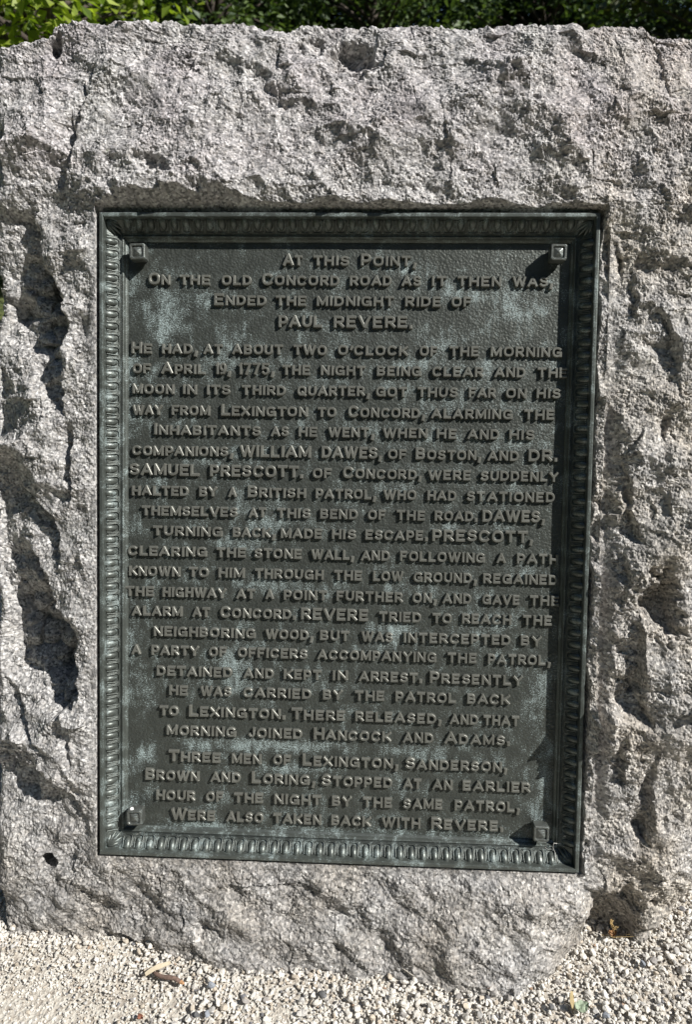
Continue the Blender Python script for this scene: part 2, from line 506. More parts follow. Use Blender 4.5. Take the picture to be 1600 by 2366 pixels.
def relief(X, Y):
    w = tps(X, Y)
    foot = smooth(1880, 2060, Y)
    wx, wy = X + 10 * fbm(X / 70, Y / 70, 21, 3), Y + 10 * fbm(X / 70, Y / 70, 22, 3)
    # left flank
    w = w + cliff(X, Y, [(135, 212, 9, 50), (195, 197, 14, 55), (245, 180, 16, 60), (320, 168, 26, 80), (375, 155, 34, 95), (415, 140, 16, 60)], 4)
    w = w + cliff(X, Y, [(480, 66, 26, 75), (560, 72, 40, 90), (620, 100, 76, 150), (684, 134, 100, 190), (739, 151, 96, 190), (800, 140, 58, 120),
                         (850, 137, 50, 110), (907, 137, 30, 80), (960, 133, 8, 40)], 5)
    w = w + cliff(X, Y, [(985, 156, 14, 50), (1050, 163, 26, 62), (1138, 164, 24, 55), (1165, 150, 8, 30)], 4)
    w = w + cliff(X, Y, [(1050, 2, 14, 50), (1130, 32, 30, 70), (1160, 64, 38, 90), (1195, 110, 46, 115), (1230, 124, 40, 100), (1290, 127, 20, 55), (1325, 130, 6, 30)], 4)
    w = w + cliff(X, Y, [(1265, 48, 24, 70), (1330, 82, 58, 130), (1366, 92, 74, 150), (1411, 116, 94, 190), (1440, 158, 118, 230), (1487, 165, 122, 240), (1556, 178, 108, 215),
                         (1607, 173, 80, 155), (1640, 160, 50, 110), (1672, 108, 8, 40)], 5)
    w = w + cliff(X, Y, [(1640, 142, 10, 40), (1700, 152, 16, 45), (1772, 164, 8, 36)], 3)
    w = w + cliff(X, Y, [(1620, 6, 10, 40), (1655, 30, 20, 60), (1705, 45, 20, 60), (1740, 80, 10, 50)], 3)
    w = w + shelf(X, Y, [(-30, 1755, 34, 140), (60, 1786, 34, 150), (140, 1822, 20, 130), (200, 1900, 6, 80)], 5, 26)
    w = w + dent(X, Y, 96, 2008, 26, 19, 0.5, 50, 0.5)
    # top
    w = w + dent(X, Y, 100, 70, 22, 38, 0.2, 34, 0.7)
    w = w + dent(X, Y, 352, 378, 54, 26, 0.35, 22, 0.75)
    w = w + cliff(X, Y, [(50, 492, 5, 22), (110, 457, 9, 26), (168, 424, 12, 28), (228, 406, 5, 18)], 3, 8)
    w = w + dent(X, Y, 590, 165, 42, 34, 0.5, 16, 0.8) + dent(X, Y, 625, 215, 62, 34, 0.7, 20, 0.8)
    w = w + dent(X, Y, 720, 88, 46, 36, 0.1, 24, 0.7) + dent(X, Y, 815, 112, 66, 62, 0.3, 40, 0.75) + dent(X, Y, 770, 130, 30, 40, 0, 18, 0.8)
    w = w + cliff(X, Y, [(190, 1020, 3, 60), (290, 1035, 6, 70), (370, 1044, 8, 60), (430, 1046, 3, 40)], 6)
    w = w + dent(X, Y, 1185, 170, 16, 12, 0, 9, 0.8) + dent(X, Y, 1236, 232, 14, 14, 0, 9, 0.8) + dent(X, Y, 460, 400, 30, 16, 0.6, 11)
    w = w + cliff(X, Y, [(60, 1530, 7, 50), (140, 1545, 10, 60), (230, 1556, 6, 40)], 5)
    w = w + dent(X, Y, 1585, 455, 34, 26, 0.3, 11, 0.8)
    # right flank
    w = w + cliff(X, Y, [(520, 1404, 10, 40), (580, 1432, 26, 60), (612, 1452, 22, 55), (640, 1440, 8, 40)], 4)
    w = w + cliff(X, Y, [(635, 1466, 12, 40), (690, 1468, 26, 60), (738, 1467, 10, 34)], 4)
    w = w + cliff(X, Y, [(715, 1520, 16, 60), (760, 1542, 34, 85), (800, 1558, 40, 90), (838, 1570, 28, 65), (866, 1560, 8, 36)], 4)
    w = w + cliff(X, Y, [(880, 1560, 10, 40), (925, 1560, 6, 30)], 3) + cliff(X, Y, [(960, 1546, 18, 50), (1005, 1528, 12, 40), (1020, 1524, 5, 26)], 3)
    w = w + cliff(X, Y, [(985, 1480, 5, 20), (1030, 1455, 9, 26), (1066, 1432, 8, 24), (1107, 1446, 16, 44), (1164, 1458, 26, 62), (1215, 1464, 32, 70), (1250, 1482, 14, 50)], 4, 10)
    w = w + cliff(X, Y, [(1090, 1404, 12, 34), (1150, 1410, 20, 40), (1215, 1404, 18, 40), (1262, 1398, 8, 30)], 4)
    w = w + cliff(X, Y, [(1268, 1440, 12, 36), (1321, 1447, 22, 52), (1393, 1434, 12, 30)], 4)
    w = w + dent(X, Y, 1513, 1392, 54, 96, -0.12, 44, 0.72)
    w = w + cliff(X, Y, [(1432, 1467, 12, 36), (1502, 1470, 32, 70), (1562, 1476, 46, 100), (1622, 1482, 46, 110), (1672, 1497, 10, 40)], 4)
    w = w + cliff(X, Y, [(1690, 1448, 12, 70), (1750, 1440, 26, 110), (1812, 1430, 20, 80)], 6)
    w = w + cliff(X, Y, [(1715, 1506, 10, 34), (1800, 1498, 18, 40), (1850, 1500, 34, 80), (1900, 1500, 42, 90), (1942, 1496, 20, 50)], 4)
    w = w + dent(X, Y, 1526, 1895, 14, 24, 0, 10, 0.8)
    w = w + dent(X, Y, 1560, 2035, 40, 26, 0.3, 22, 0.8)
    w = w + dent(X, Y, 1388, 1690, 34, 84, 0.05, -36, 0.9) + dent(X, Y, 365, 436, 180, 46, 0.0, -16, 0.8)
    # foot: broken corner and the hollow beside it
    w = w + dent(X, Y, 1438, 2165, 82, 128, 0.10, 36, 0.6)
    rx_, ry_ = (X * 0.80 + Y * 0.60), (-X * 0.60 + Y * 0.80)
    w = w + foot * (6.0 * fbm(rx_ / 170, ry_ / 48, 31, 4) + 7.0 * chips(rx_ / 90, ry_ / 44, 33) - 12.0 * chips(wx / 84, wy / 66, 34, 1.2, 0.6) + 1)
    w = w + foot * (dent(X, Y, 880, 2165, 40, 34, 0.6, 13, 0.9) + dent(X, Y, 545, 2060, 26, 52, -0.5, 8, 0.9) + dent(X, Y, 480, 2160, 60, 34, 0.65, 12, 0.9)
                    + dent(X, Y, 1000, 2180, 44, 32, 0.7, 10, 0.9) + dent(X, Y, 330, 2080, 60, 34, 0.7, 8, 0.95) + dent(X, Y, 220, 2100, 70, 32, 0.75, 9, 0.95))
    # general fracture
    calm = 1 - 0.55 * foot
    w = w - calm * (36 * chips(wx / 175, wy / 145, 41, 1.1, 0.85) + 15.0 * chips(wx / 64, wy / 54, 43, 1.15, 0.75)) + 19
    w = w + calm * 6.0 * chips(wx / 80, wy / 70, 49, 1.2, 0.4)
    w = w + (1 - 0.25 * foot) * (2.0 - 5.0 * chips(wx / 25, wy / 22, 45, 1.2, 0.6)) + 5.0 * fbm(X / 60, Y / 60, 47, 3)
    return w


def fine(X, Y):
    X, Y = 0.84 * X + 0.54 * Y, -0.54 * X + 0.84 * Y
    g = 3.0 * chips(X / 10.5, Y / 9.5, 51, 1.4, 0.5) - 2.2 * chips(X / 15.0, Y / 13.0, 52, 1.3, 0.6) + 2.2 * perlin(X / 6.4, Y / 6.4, 53)
    X, Y = 0.6 * X + 0.8 * Y, -0.8 * X + 0.6 * Y
    g = g + 1.6 * perlin(X / 4.1, Y / 4.1, 55)
    return g * (0.75 + 0.5 * fbm(X / 90, Y / 90, 57, 2))


def axis_steps(a, b, h, dense):
    out = [np.arange(a, b, h)]
    for lo, hi, hh in dense: out.append(np.arange(lo, hi, hh))
    t = np.unique(np.round(np.concatenate(out), 2))
    return t[np.r_[True, np.diff(t) > 0.35]]


us = axis_steps(-900, 1040, 2.25, [(-582, -572, 0.8), (572, 606, 1.1)])
vsn = axis_steps(-1085, 1300, 2.25, [(-770, -757, 0.9), (757, 792, 1.0)])
U, V = np.meshgrid(us, vsn)
# fit the sheet to the outline
lu, ru = left_u(V), right_u(V)
U = np.where(U < -700, -700 + (U + 700) / 200.0 * (-700 - lu), U)
U = np.where(U > 640, 640 + (U - 640) / (1040 - 640.0) * (ru - 640), U)
tv = top_v(U)
V = np.where(V > 1120, 1120 + (V - 1120) / (1300 - 1120.0) * (tv - 1120), V)
X, Y = chart(U, V)
Wst = relief(X, Y)
dl, dr, dt = U - left_u(V), right_u(V) - U, top_v(U) - V
edge = lambda d, r, k: -k * (1 - np.sqrt(np.clip(1 - (1 - np.clip(d / r, 0, 1)) ** 2, 0, 1)))
Wst = np.maximum(Wst, -48 - 0.9 * np.maximum(dl - 20, 0) + 9 * chips(X / 44, Y / 38, 69, 1.2, 0.7))
Wst = Wst + edge(dl, 34, 30) + edge(dr, 60, 60) + edge(dt, 16, 16)
# the pocket cut for the plaque
dL, dR, dT, dB = -(U + PW + 4), U - PW - 3, V - PH - 4, -(V + PH + 3)
rough_w = 3.5 * fbm(X / 14, Y / 14, 61, 3) + 10.0 * np.maximum(dR > 0, 0) * fbm(X / 38, Y / 38, 67, 4)
lip = np.interp(X, [219, 305, 377, 438, 468, 509, 560, 662, 712, 748, 800, 940, 1080, 1105, 1156, 1232, 1273, 1324, 1390],
                [463, 445, 453, 445, 455, 440, 450, 463, 476, 461, 472, 476, 477, 461, 464, 472, 455, 468, 483])
slT = 40.0 / (7 + 0.5 * (487 - lip))
lim = np.full(U.shape, -60.0)
for d, b, s in ((dL, 6.0, 9.0), (dR, 24.0, 4.5), (dT, 24.0, slT), (dB, 30.0, 7.0)):
    lim = np.where(d > 0, np.maximum(lim, b + s * d), lim)
dLB = np.maximum(np.maximum(dL, dB), dR - 20)
dress = smooth(38, 4, np.maximum(dLB, 0) + 99 * (dLB < 0)) * smooth(PH + 30, PH - 60, V)   # a dressed margin left and below
Wst = Wst * (1 - 0.8 * dress) + 0.8 * dress * np.where(dL > dB, 49.0, 42.0)
fin = fine(X, Y)
inpocket = Wst > lim
Wf = np.minimum(Wst, lim + rough_w) + fin * np.where(inpocket, np.where(dR > 0, 0.9, 0.4), 1.0 - 0.5 * dress)
Wf = np.where(lim < -50, -40.0, Wf)
# ragged outline
nj, ni = U.shape
rag = smooth(30, 0, np.minimum(np.minimum(dl, dr), dt))
V = V + rag * 5.0 * fbm(X / 13, Y / 13, 63, 3)
U = U + rag * 3.0 * fbm(X / 13, Y / 13, 65, 3)
verts = np.stack([U, V, Wf], -1).reshape(-1, 3)
idx = np.arange(nj * ni).reshape(nj, ni)
quads = np.stack([idx[:-1, :-1], idx[:-1, 1:], idx[1:, 1:], idx[1:, :-1]], -1).reshape(-1, 4)
hid = (np.abs(U) < PW - 12) & (np.abs(V) < PH - 12)
quads = quads[~hid.reshape(-1)[quads].all(1)]
# the sides and the back
ring = np.concatenate([idx[0, :-1], idx[:-1, -1], idx[-1, :0:-1], idx[:0:-1, 0]])
rp = verts[ring]
cen = np.array([60.0, 80.0])
layers, prev = [], ring
nv = len(verts)
vl, ql = [verts], [quads]
arc = np.cumsum(np.r_[0, np.linalg.norm(np.diff(rp[:, :2], axis=0), axis=1)])
for k, dpt in enumerate([4, 9, 16, 26, 40, 60, 90, 130, 180, 240, 310, 390, 470, 540, 590, 620]):
    f = 1.0 + 0.02 * math.sin(min(dpt, 300) / 300 * math.pi) - 0.00011 * max(0, dpt - 200) - (0.10 if dpt > 600 else 0)
    n1 = 16 * fbm(arc / 90, np.full_like(arc, dpt / 90.0), 71, 4) * min(1, dpt / 60) + 2.2 * perlin(arc / 7, np.full_like(arc, dpt / 7.0), 73) * min(1, dpt / 12)
    out = rp[:, :2] - cen
    out = out / np.linalg.norm(out, axis=1, keepdims=True)
    p = np.c_[cen + (rp[:, :2] - cen) * f + out * n1[:, None], rp[:, 2] * max(0, 1 - dpt / 300) - dpt]
    new = np.arange(nv, nv + len(p)); nv += len(p)
    vl.append(p)
    ql.append(np.stack([prev, new, np.roll(new, -1), np.roll(prev, -1)], 1))
    prev = new
vl.append(np.array([[60.0, 80.0, -650.0]]))
tri = np.stack([prev, np.full(len(prev), nv), np.roll(prev, -1)], 1)
verts = np.concatenate(vl)
me = mesh_np("boulder", world(verts[:, 0], verts[:, 1], verts[:, 2]), np.concatenate(ql), tri, smooth=False)
# colour of the rock itself: lavender crust above, tan rust right and low, darker patches, dirt at the ground
vx, vy = chart(verts[:, 0], verts[:, 1])
n1 = fbm(vx / 160, vy / 160, 81, 3); n2 = fbm(vx / 120, vy / 220, 83, 3); n3 = fbm(vx / 60, vy / 60, 85, 4)
lav = np.clip(smooth(620, 250, vy) * (0.55 + 0.7 * n1), 0, 1)
lav = np.maximum(lav, 0.95 * np.exp(-((vx - 850) / 260) ** 2 - ((vy - 230) / 150) ** 2) * (0.8 + 0.5 * n3))
tan = np.clip(smooth(1150, 1500, vx) * (0.55 + 0.6 * n2) + smooth(1700, 2100, vy) * (0.2 + 0.4 * n1), 0, 1)
dark_tone = np.clip(0.62 * smooth(1850, 2020, vy) * (1 - smooth(1050, 1250, vx)) * (0.9 + 0.6 * n3), 0, 1)  # darker towards the foot, fading out to the right
dark_tone = np.maximum(dark_tone, 0.7 * np.exp(-((vx - 1490) / 50) ** 2 - ((vy - 2000) / 400) ** 2) * np.clip(n3, 0, 1))
dark_tone = np.maximum(dark_tone, 0.75 * np.exp(-((vx - 1500) / 55) ** 2 - ((vy - 1370) / 70) ** 2))
dark_tone = np.maximum(dark_tone, 0.45 * np.exp(-((vx - 850) / 200) ** 2 - ((vy - 260) / 140) ** 2) * np.clip(0.4 + n3 * 1.2, 0, 1))
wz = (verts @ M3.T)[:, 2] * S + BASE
dark_tone = np.maximum(dark_tone, np.clip(0.75 * smooth(0.10, 0.0, wz) * (0.75 + 0.8 * n3), 0, 1))
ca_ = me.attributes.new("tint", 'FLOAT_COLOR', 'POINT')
ca_.data.foreach_set("color", np.stack([lav, tan, dark_tone, np.ones_like(lav)], -1).astype(np.float32).ravel())
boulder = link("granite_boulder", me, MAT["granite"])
tag(boulder, "rough split granite boulder standing in gravel, with a bronze tablet let into its face", "boulder")
del X, Y, Wst, Wf, lim, fin, verts, quads, hid

# ------------------------------------------------------------------ the plaque
rotm = Matrix([[M3[i][j] for j in range(3)] for i in range(3)]).to_4x4()
pb = world(0, -PH, 0)
plaque = empty("bronze_plaque", pb, rotm)
tag(plaque, "green weathered bronze tablet with raised lettering, let into the granite boulder", "plaque")
OFF = np.array([0, PH, 0])                                     # children are drawn about the plaque's centre


def ppart(name, mb, mat, parent=plaque, smooth_=False):
    me = mesh_np(name, (np.concatenate(mb.v) + (OFF if parent is plaque else 0)) * S, np.concatenate(mb.q) if mb.q else None,
                 np.concatenate(mb.t) if mb.t else None, smooth_)
    o = link(name, me, mat, parent)
    return o


# field plate
mb = MB()
gu, gv = np.arange(-528, 529, 4.0), np.arange(-715, 716, 4.0)
GU, GV = np.meshgrid(gu, gv)
px, py = chart(GU, GV, 0.0)
mb.grid(np.stack([GU, GV, 0.6 * fbm(GU / 120, GV / 120, 91, 2)], -1).transpose(1, 0, 2)[:, ::-1])
plate = ppart("back_plate", mb, MAT["plate"], smooth_=True)
PXY = (px.T[:, ::-1], py.T[:, ::-1])


def patina(x, y):
    m = 0.265 + 0.15 * fbm(x / 150, y / 90, 101, 4) + 0.16 * fbm(x / 16, y / 130, 103, 3) * smooth(-0.3, 0.4, fbm(x / 120, y / 120, 105, 2))
    def blot(cx, cy, rx, ry, a, rot=0.0):
        c, s = math.cos(rot), math.sin(rot)
        dx, dy = x - cx, y - cy
        return 0.62 * a * np.exp(-((c * dx + s * dy) / rx) ** 2 - ((-s * dx + c * dy) / ry) ** 2)
    for b in [(385, 735, 60, 42, .5), (470, 690, 50, 30, .32), (370, 770, 36, 30, .3), (520, 770, 60, 34, .25), (1190, 720, 40, 50, .55, .3), (1240, 722, 50, 10, .3, -.25), (1080, 780, 70, 12, .25, -.4),
              (1030, 670, 60, 30, .25), (940, 625, 60, 18, .35), (620, 850, 110, 40, .22), (1080, 850, 120, 26, .35), (310, 870, 26, 60, .3), (300, 990, 18, 90, .3), (860, 980, 60, 22, .35),
              (1150, 1020, 110, 26, .3), (470, 1070, 60, 18, .25), (390, 1112, 70, 14, .4), (560, 1140, 50, 40, .3), (620, 1215, 40, 24, .55), (310, 1210, 30, 26, .4), (540, 1250, 60, 20, .32), (590, 1348, 110, 22, .42),
              (560, 1215, 30, 60, .25), (900, 1360, 90, 24, .3), (900, 1452, 60, 22, .5), (820, 1465, 40, 20, .3), (530, 1530, 40, 36, .5), (600, 1490, 30, 50, .3), (300, 1500, 22, 90, .35), (350, 1620, 18, 60, .3),
              (1240, 1600, 40, 60, .4), (650, 1725, 150, 20, .55), (330, 1755, 20, 50, .5, .6), (450, 1720, 60, 16, .3), (700, 1775, 120, 14, .5), (950, 1735, 90, 18, .4), (500, 1860, 60, 24, .4, -.3), (320, 1850, 40, 34, .45),
              (440, 1912, 100, 16, .6), (640, 1925, 130, 12, .5), (900, 1925, 200, 14, .3), (920, 1830, 30, 22, .4), (1240, 1890, 26, 22, .5), (1250, 1740, 26, 80, .35), (1000, 1000, 200, 300, .08), (560, 1560, 160, 60, .1),
              (1150, 1430, 60, 20, .3), (1130, 1385, 90, 16, .25), (720, 1880, 160, 18, .2), (300, 640, 12, 34, .4), (1275, 640, 12, 40, .35), (300, 1915, 16, 12, .5), (1240, 1950, 24, 10, .5), (800, 1936, 420, 5, .45), (281, 1200, 5, 600, .35)]:
        m = m + blot(*b)
    m = m - 0.10 * smooth(1300, 1900, x)
    return m


pa = plate.data.attributes.new("patina", 'FLOAT', 'POINT')
pa.data.foreach_set("value", patina(*PXY).astype(np.float32).ravel())

# frame moulding: a profile swept round the rectangle, mitred at the corners
prof = np.array([(0, -30), (0, 47), (1.2, 49.4), (3, 50), (8, 50), (9.6, 49.4), (10.3, 47.0), (10.8, 34.0), (12, 30.0), (18, 25.5), (24, 21.0), (31, 15.8), (36, 12.0), (38.5, 11.0),
                 (39, 13), (40.5, 12), (42, 14.5), (44, 15.5), (46, 14.5), (47.6, 11), (48.4, 7), (51, 5.5), (53, 3), (53.5, -2)], float)
mb = MB()
loop = []
for cx, cy in ((-1, -1), (1, -1), (1, 1), (-1, 1)):
    loop.append(np.stack([cx * (PW - prof[:, 0]), cy * (PH - prof[:, 0]), prof[:, 1]], -1))
sides = []
for k in range(4):
    a, b = loop[k], loop[(k + 1) % 4]
    t = np.linspace(0, 1, 61)[:, None, None]
    P = a[None] * (1 - t) + b[None] * t
    P = P + 0.35 * np.stack([np.zeros(P.shape[:2]), np.zeros(P.shape[:2]), perlin(np.arange(61)[:, None] / 3.1 + 0 * P[..., 0], P[..., 2] / 40, 111 + k) * 1.6], -1)
    if k == 0: first = P[0].copy()
    if k == 3: P[-1] = first
    if k > 0: P[0] = last
    last = P[-1].copy()
    mb.grid(P[:, ::-1])
frame = ppart("frame", mb, MAT["frame"])


def egg_unit(mb, org, ta, tb, tc, j):
    """one egg with its shell and half darts; a along the rim, b from the outer to the inner edge, c out of the slope"""
    jit_ = np.random.default_rng(j + 900).normal(size=3)
    ta, tc = ta * (1 + 0.05 * jit_[0]), tc * (1 + 0.10 * jit_[1])
    def put(a, b, c): return org + np.asarray(a)[..., None] * ta + np.asarray(b)[..., None] * tb + np.asarray(c)[..., None] * tc
    r = np.random.default_rng(j)
    th = np.linspace(0, np.pi, 11); ph = np.linspace(-0.5 * np.pi, 0.5 * np.pi, 9)
    TH, PHI = np.meshgrid(th, ph, indexing='ij')
    b = -np.cos(TH); rad = np.sin(TH) * (1 - 0.18 * b)
    mb.grid(put(9.0 * rad * np.sin(PHI), 10 + 20.0 * b, -2.0 + (9.0 + r.normal() * .3) * rad * np.cos(PHI))[:, ::-1])
    t = np.linspace(-1, 1, 21)
    for ra, rb, rr, cc in ((11.2, 33.5, 1.25, 1.4), (13.2, 36.5, 0.9, 0.2)):
        aa = ra * np.sign(t) * np.minimum(1, np.abs(t) * 2.2) ** 0.55 * (1 - 0.18 * np.abs(t) ** 2)
        bb = rb * (1 - np.abs(t) ** 2.2) - 0.5
        mb.tube(put(aa, bb, np.full(21, cc)), rr, 5, False)
    d = np.linspace(0, 33, 6)
    mb.tube(put(np.full(6, 13.85), d, np.full(6, 0.7)), np.array([1.6, 1.3, 1.0, 1.0, 1.6, 0.3]), 5)


s0, s1 = np.array([12.0, 32.0]), np.array([38.0, 12.5])
sl = (s1 - s0) / np.linalg.norm(s1 - s0)
LBAND = np.linalg.norm(s1 - s0)
for side in range(4):
    hor = side in (0, 2)
    sg = -1 if side in (0, 3) else 1
    L = (PW if hor else PH)
    n = 38 if hor else 51
    span = 2 * (L - 46)
    mb = MB()
    for j in range(n):
        a = -span / 2 + (j + 0.5) * span / n
        out = np.array([0, sg, 0.0]) if hor else np.array([sg, 0.0, 0])
        tan_ = np.array([1.0, 0, 0]) if hor else np.array([0, 1.0, 0])
        org = tan_ * a + out * ((PH if hor else PW) - s0[0]) + np.array([0, 0, s0[1]]) + OFF
        tb = -out * sl[0] + np.array([0, 0, sl[1]])
        tc = out * -sl[1] * -1 * -1 + np.array([0, 0, sl[0]])
        tc = np.cross(tan_, tb); tc = tc * np.sign(tc[2])
        egg_unit(mb, org, tan_ * (span / n / 27.7), tb * (LBAND / 37.0), tc, side * 100 + j)
    me = mb.mesh("egg_and_dart", True, S)
    link("egg_and_dart_band", me, MAT["frame"], frame)
for cx, cy in ((-1, -1), (1, -1), (1, 1), (-1, 1)):             # folded leaf in every corner
    mb = MB()
    for k in range(5):
        an = (k - 2) * 0.33
        dirv = np.array([-cx, -cy, 0.0]) / math.sqrt(2)
        side_ = np.array([-dirv[1], dirv[0], 0])
        o0 = np.array([cx * (PW - 14), cy * (PH - 14), 33.0]) + OFF
        t = np.linspace(0, 1, 7)[:, None]
        ln = 40 * (1 - 0.10 * abs(k - 2))
        pts = o0 + t * ln * (dirv * math.cos(an) + side_ * math.sin(an)) + np.array([0, 0, 1]) * (-20 * t + 4 * np.sin(t * 3.14))
        mb.tube(pts, np.array([2.0, 3.4, 4.2, 4.2, 3.6, 2.4, 0.6]), 7)
    link("corner_leaf", mb.mesh("corner_leaf", True, S), MAT["frame"], frame)

# bolts
def bolt_mesh():
    mb = MB()
    rings = [(15.0, -2), (15.0, 6), (16.2, 8), (18.4, 12), (18.8, 33), (18.0, 36.4), (16.6, 37.6), (13.4, 37.6), (12.6, 36.6), (12.2, 34.0), (11.4, 34.0), (1.2, 38.6)]
    P = []
    for r, w in rings:
        c = 0.16 * r
        P.append([(r - c, -r, w), (r, -r + c, w), (r, r - c, w), (r - c, r, w), (-r + c, r, w), (-r, r - c, w), (-r, -r + c, w), (-r + c, -r, w)])
    mb.grid(np.array(P)[:, ::-1], True)
    n = mb.n
    mb.add([[0, 0, 38.8]])
    k = np.arange(8)
    mb.t.append(np.stack([np.full(8, n), n - 8 + (k + 1) % 8, n - 8 + k], 1))
    return mb.mesh("bolt", False, S)


bm_ = bolt_mesh()
BOLTS = [(316.5, 580.5, "square bolt near the top left corner, half in the frame's shadow"), (1292.5, 582.5, "square bolt near the top right corner with a long shadow over the lettering"),
         (309.8, 1890, "square bolt near the bottom left corner with a white dropping on it"), (1252, 1927, "square bolt near the bottom right corner beside dry cobweb")]
for k, (x, y, lab) in enumerate(BOLTS):
    u, v = on_face(x, y, 36.0)
    if k == 0: bm_.materials.append(MAT["bolt"])
    o = bpy.data.objects.new("bolt", bm_); col.objects.link(o); o.parent = plaque
    o.location = ((u + OFF[0]) * S, (v + OFF[1]) * S, 0)
    o.rotation_euler = (0, 0, (0.02, -0.03, 0.03, -0.02)[k])
    o["label"] = lab

# inscription: word, window, left and right end; lower case letters are small capitals
WIN = dict(A=(270, 560), B=(790, 560), C=(270, 880), D=(790, 880), E=(270, 1200), G=(270, 1520), H=(790, 1520)); WIN["F"] = (790, 1200)
LINES = [
 ("A155B152", "At A1095 1225|this A1295 1535|Point, B125 495"),
 ("A278B292", "On A205 350|the A412 612|old A690 888|Concord A955 1470|road B52 330|as B395 525|it B595 695|then B765 1058|was, B1130 1400"),
 ("A415B425", "Ended A640 988|the A1048 1250|midnight A1318 B345|ride B418 658|of B725 858"),
 ("A560B565", "PAUL A1065 1355|REVERE. A1430 B468"),
 ("A735B755", "He A92 225|had, A295 530|at A570 695|about A760 1095|two A1165 1385|o'clock A1460 B440|of B515 635|the B712 908|morning B985 1458"),
 ("A868B890", "of A100 218|April A290 582|19, A648 750|1775, A800 1040|the A1090 1275|night A1345 B155|being B232 528|clear B598 938|and B1010 1218|the B1295 1495"),
 ("C90D110", "moon C100 375|in C432 525|its C592 748|third C825 1115|quarter, C1190 D185|got D225 435|thus D500 770|far D840 1022|on D1085 1225|his D1290 1450"),
 ("C225D255", "way C100 298|from C358 612|Lexington C685 1260|to C1325 1450|Concord, D40 552|alarming D592 1132|the D1205 1410"),
 ("C358D385", "Inhabitants C242 948|as C1015 1135|he C1198 1322|went, C1395 D215|when D270 568|he D628 762|and D832 1045|his D1108 1278"),
 ("C492D530", "companions, C98 765|WILLIAM C808 1282|DAWES, C1350 D265|of D305 430|Boston, D490 925|and D965 1175|DR. D1235 1428"),
 ("C628D660", "SAMUEL C80 540|PRESCOTT. C612 1228|of C1292 1418|Concord, D5 530|were D572 855|suddenly D918 1435"),
 ("C758D800", "halted C95 472|by C540 660|a C735 790|British C862 1248|patrol, C1312 D228|who D275 495|had D565 760|stationed D825 1412"),
 ("C895D930", "themselves C160 795|at C868 985|this C1055 1278|bend C1342 D108|of D172 290|the D362 552|road. D615 900|DAWES, D930 1345"),
 ("E112F150", "turning E235 695|back, E762 1045|made E1082 1355|his E1418 F95|escape. F155 570|PRESCOTT, F600 1268"),
 ("E240F295", "clearing E70 592|the E655 848|stone E905 1220|wall, E1285 F82|and F125 320|following F385 950|a F1025 1088|path F1160 1435"),
 ("E375F430", "known E75 415|to E472 605|him E668 842|through E910 1365|the E1435 F135|low F205 408|ground, F475 895|regained F935 1430"),
 ("E508F570", "the E52 240|highway E298 720|at E788 910|a E980 1035|point E1100 1388|further E1450 F405|on, F468 630|and F668 860|gave F930 1180|the F1245 1440"),
 ("E638F700", "alarm E95 430|at E495 610|Concord. E680 1180|REVERE E1215 F175|tried F245 528|to F600 730|reach F795 1125|the F1200 1392"),
 ("E770F835", "neighboring E240 915|wood, E980 1298|but E1342 F50|was F130 340|intercepted F410 1120|by F1185 1325"),
 ("E895F962", "a E95 155|party E225 538|of E605 722|officers E795 1258|accompanying E1325 F628|the F700 895|patrol, F968 1385"),
 ("G120H182", "detained G258 760|and G835 1035|kept G1100 1350|in G1425 H40|arrest. H112 535|Presently H582 1200"),
 ("G245H312", "he G342 465|was G550 755|carried G832 1285|by G1360 1490|the H85 282|patrol H355 758|back H832 1115"),
 ("G378H455", "to G278 405|Lexington. G472 1112|There G1150 1508|released, H88 662|and H715 905|that H938 1178"),
 ("G510H580", "morning G325 785|joined G868 1225|Hancock G1298 H328|and H405 608|Adams. H680 1115"),
 ("G685H755", "Three G338 680|men G755 952|of G1030 1148|Lexington, G1225 H375|Sanderson, H418 1098"),
 ("G808H890", "Brown G185 542|and G615 815|Loring, G888 1310|Stopped G1350 H335|at H405 530|an H600 735|earlier H800 1252"),
 ("G935H1025", "hour G255 515|of G585 700|the G770 965|night G1038 1350|by G1420 H65|the H140 335|same H405 668|patrol, H748 1182"),
 ("G1072H1145", "Were G355 645|also G720 965|taken G1030 1350|back G1415 H195|with H265 522|Revere. H590 1072"),
]
K = 2.858


def arc(cx, cy, rx, ry, a0, a1, n=9):
    t = np.radians(np.linspace(a0, a1, n))
    return [(cx + rx * math.cos(a), cy + ry * math.sin(a)) for a in t]


def box_o(sq=2.5, n=22):                                       # a squarish round
    t = np.linspace(0, 2 * np.pi, n, endpoint=False)
    f = lambda c: np.sign(c) * np.abs(c) ** (2 / sq)
    return list(zip(0.5 + 0.5 * f(np.cos(t)), 0.5 + 0.5 * f(np.sin(t))))


def round_part(a0, a1, n=17, sq=2.5):
    t = np.radians(np.linspace(a0, a1, n))
    f = lambda c: np.sign(c) * np.abs(c) ** (2 / sq)
    return list(zip(0.5 + 0.5 * f(np.cos(t)), 0.5 + 0.5 * f(np.sin(t))))


V_ = [(0, 0), (0, 1)]
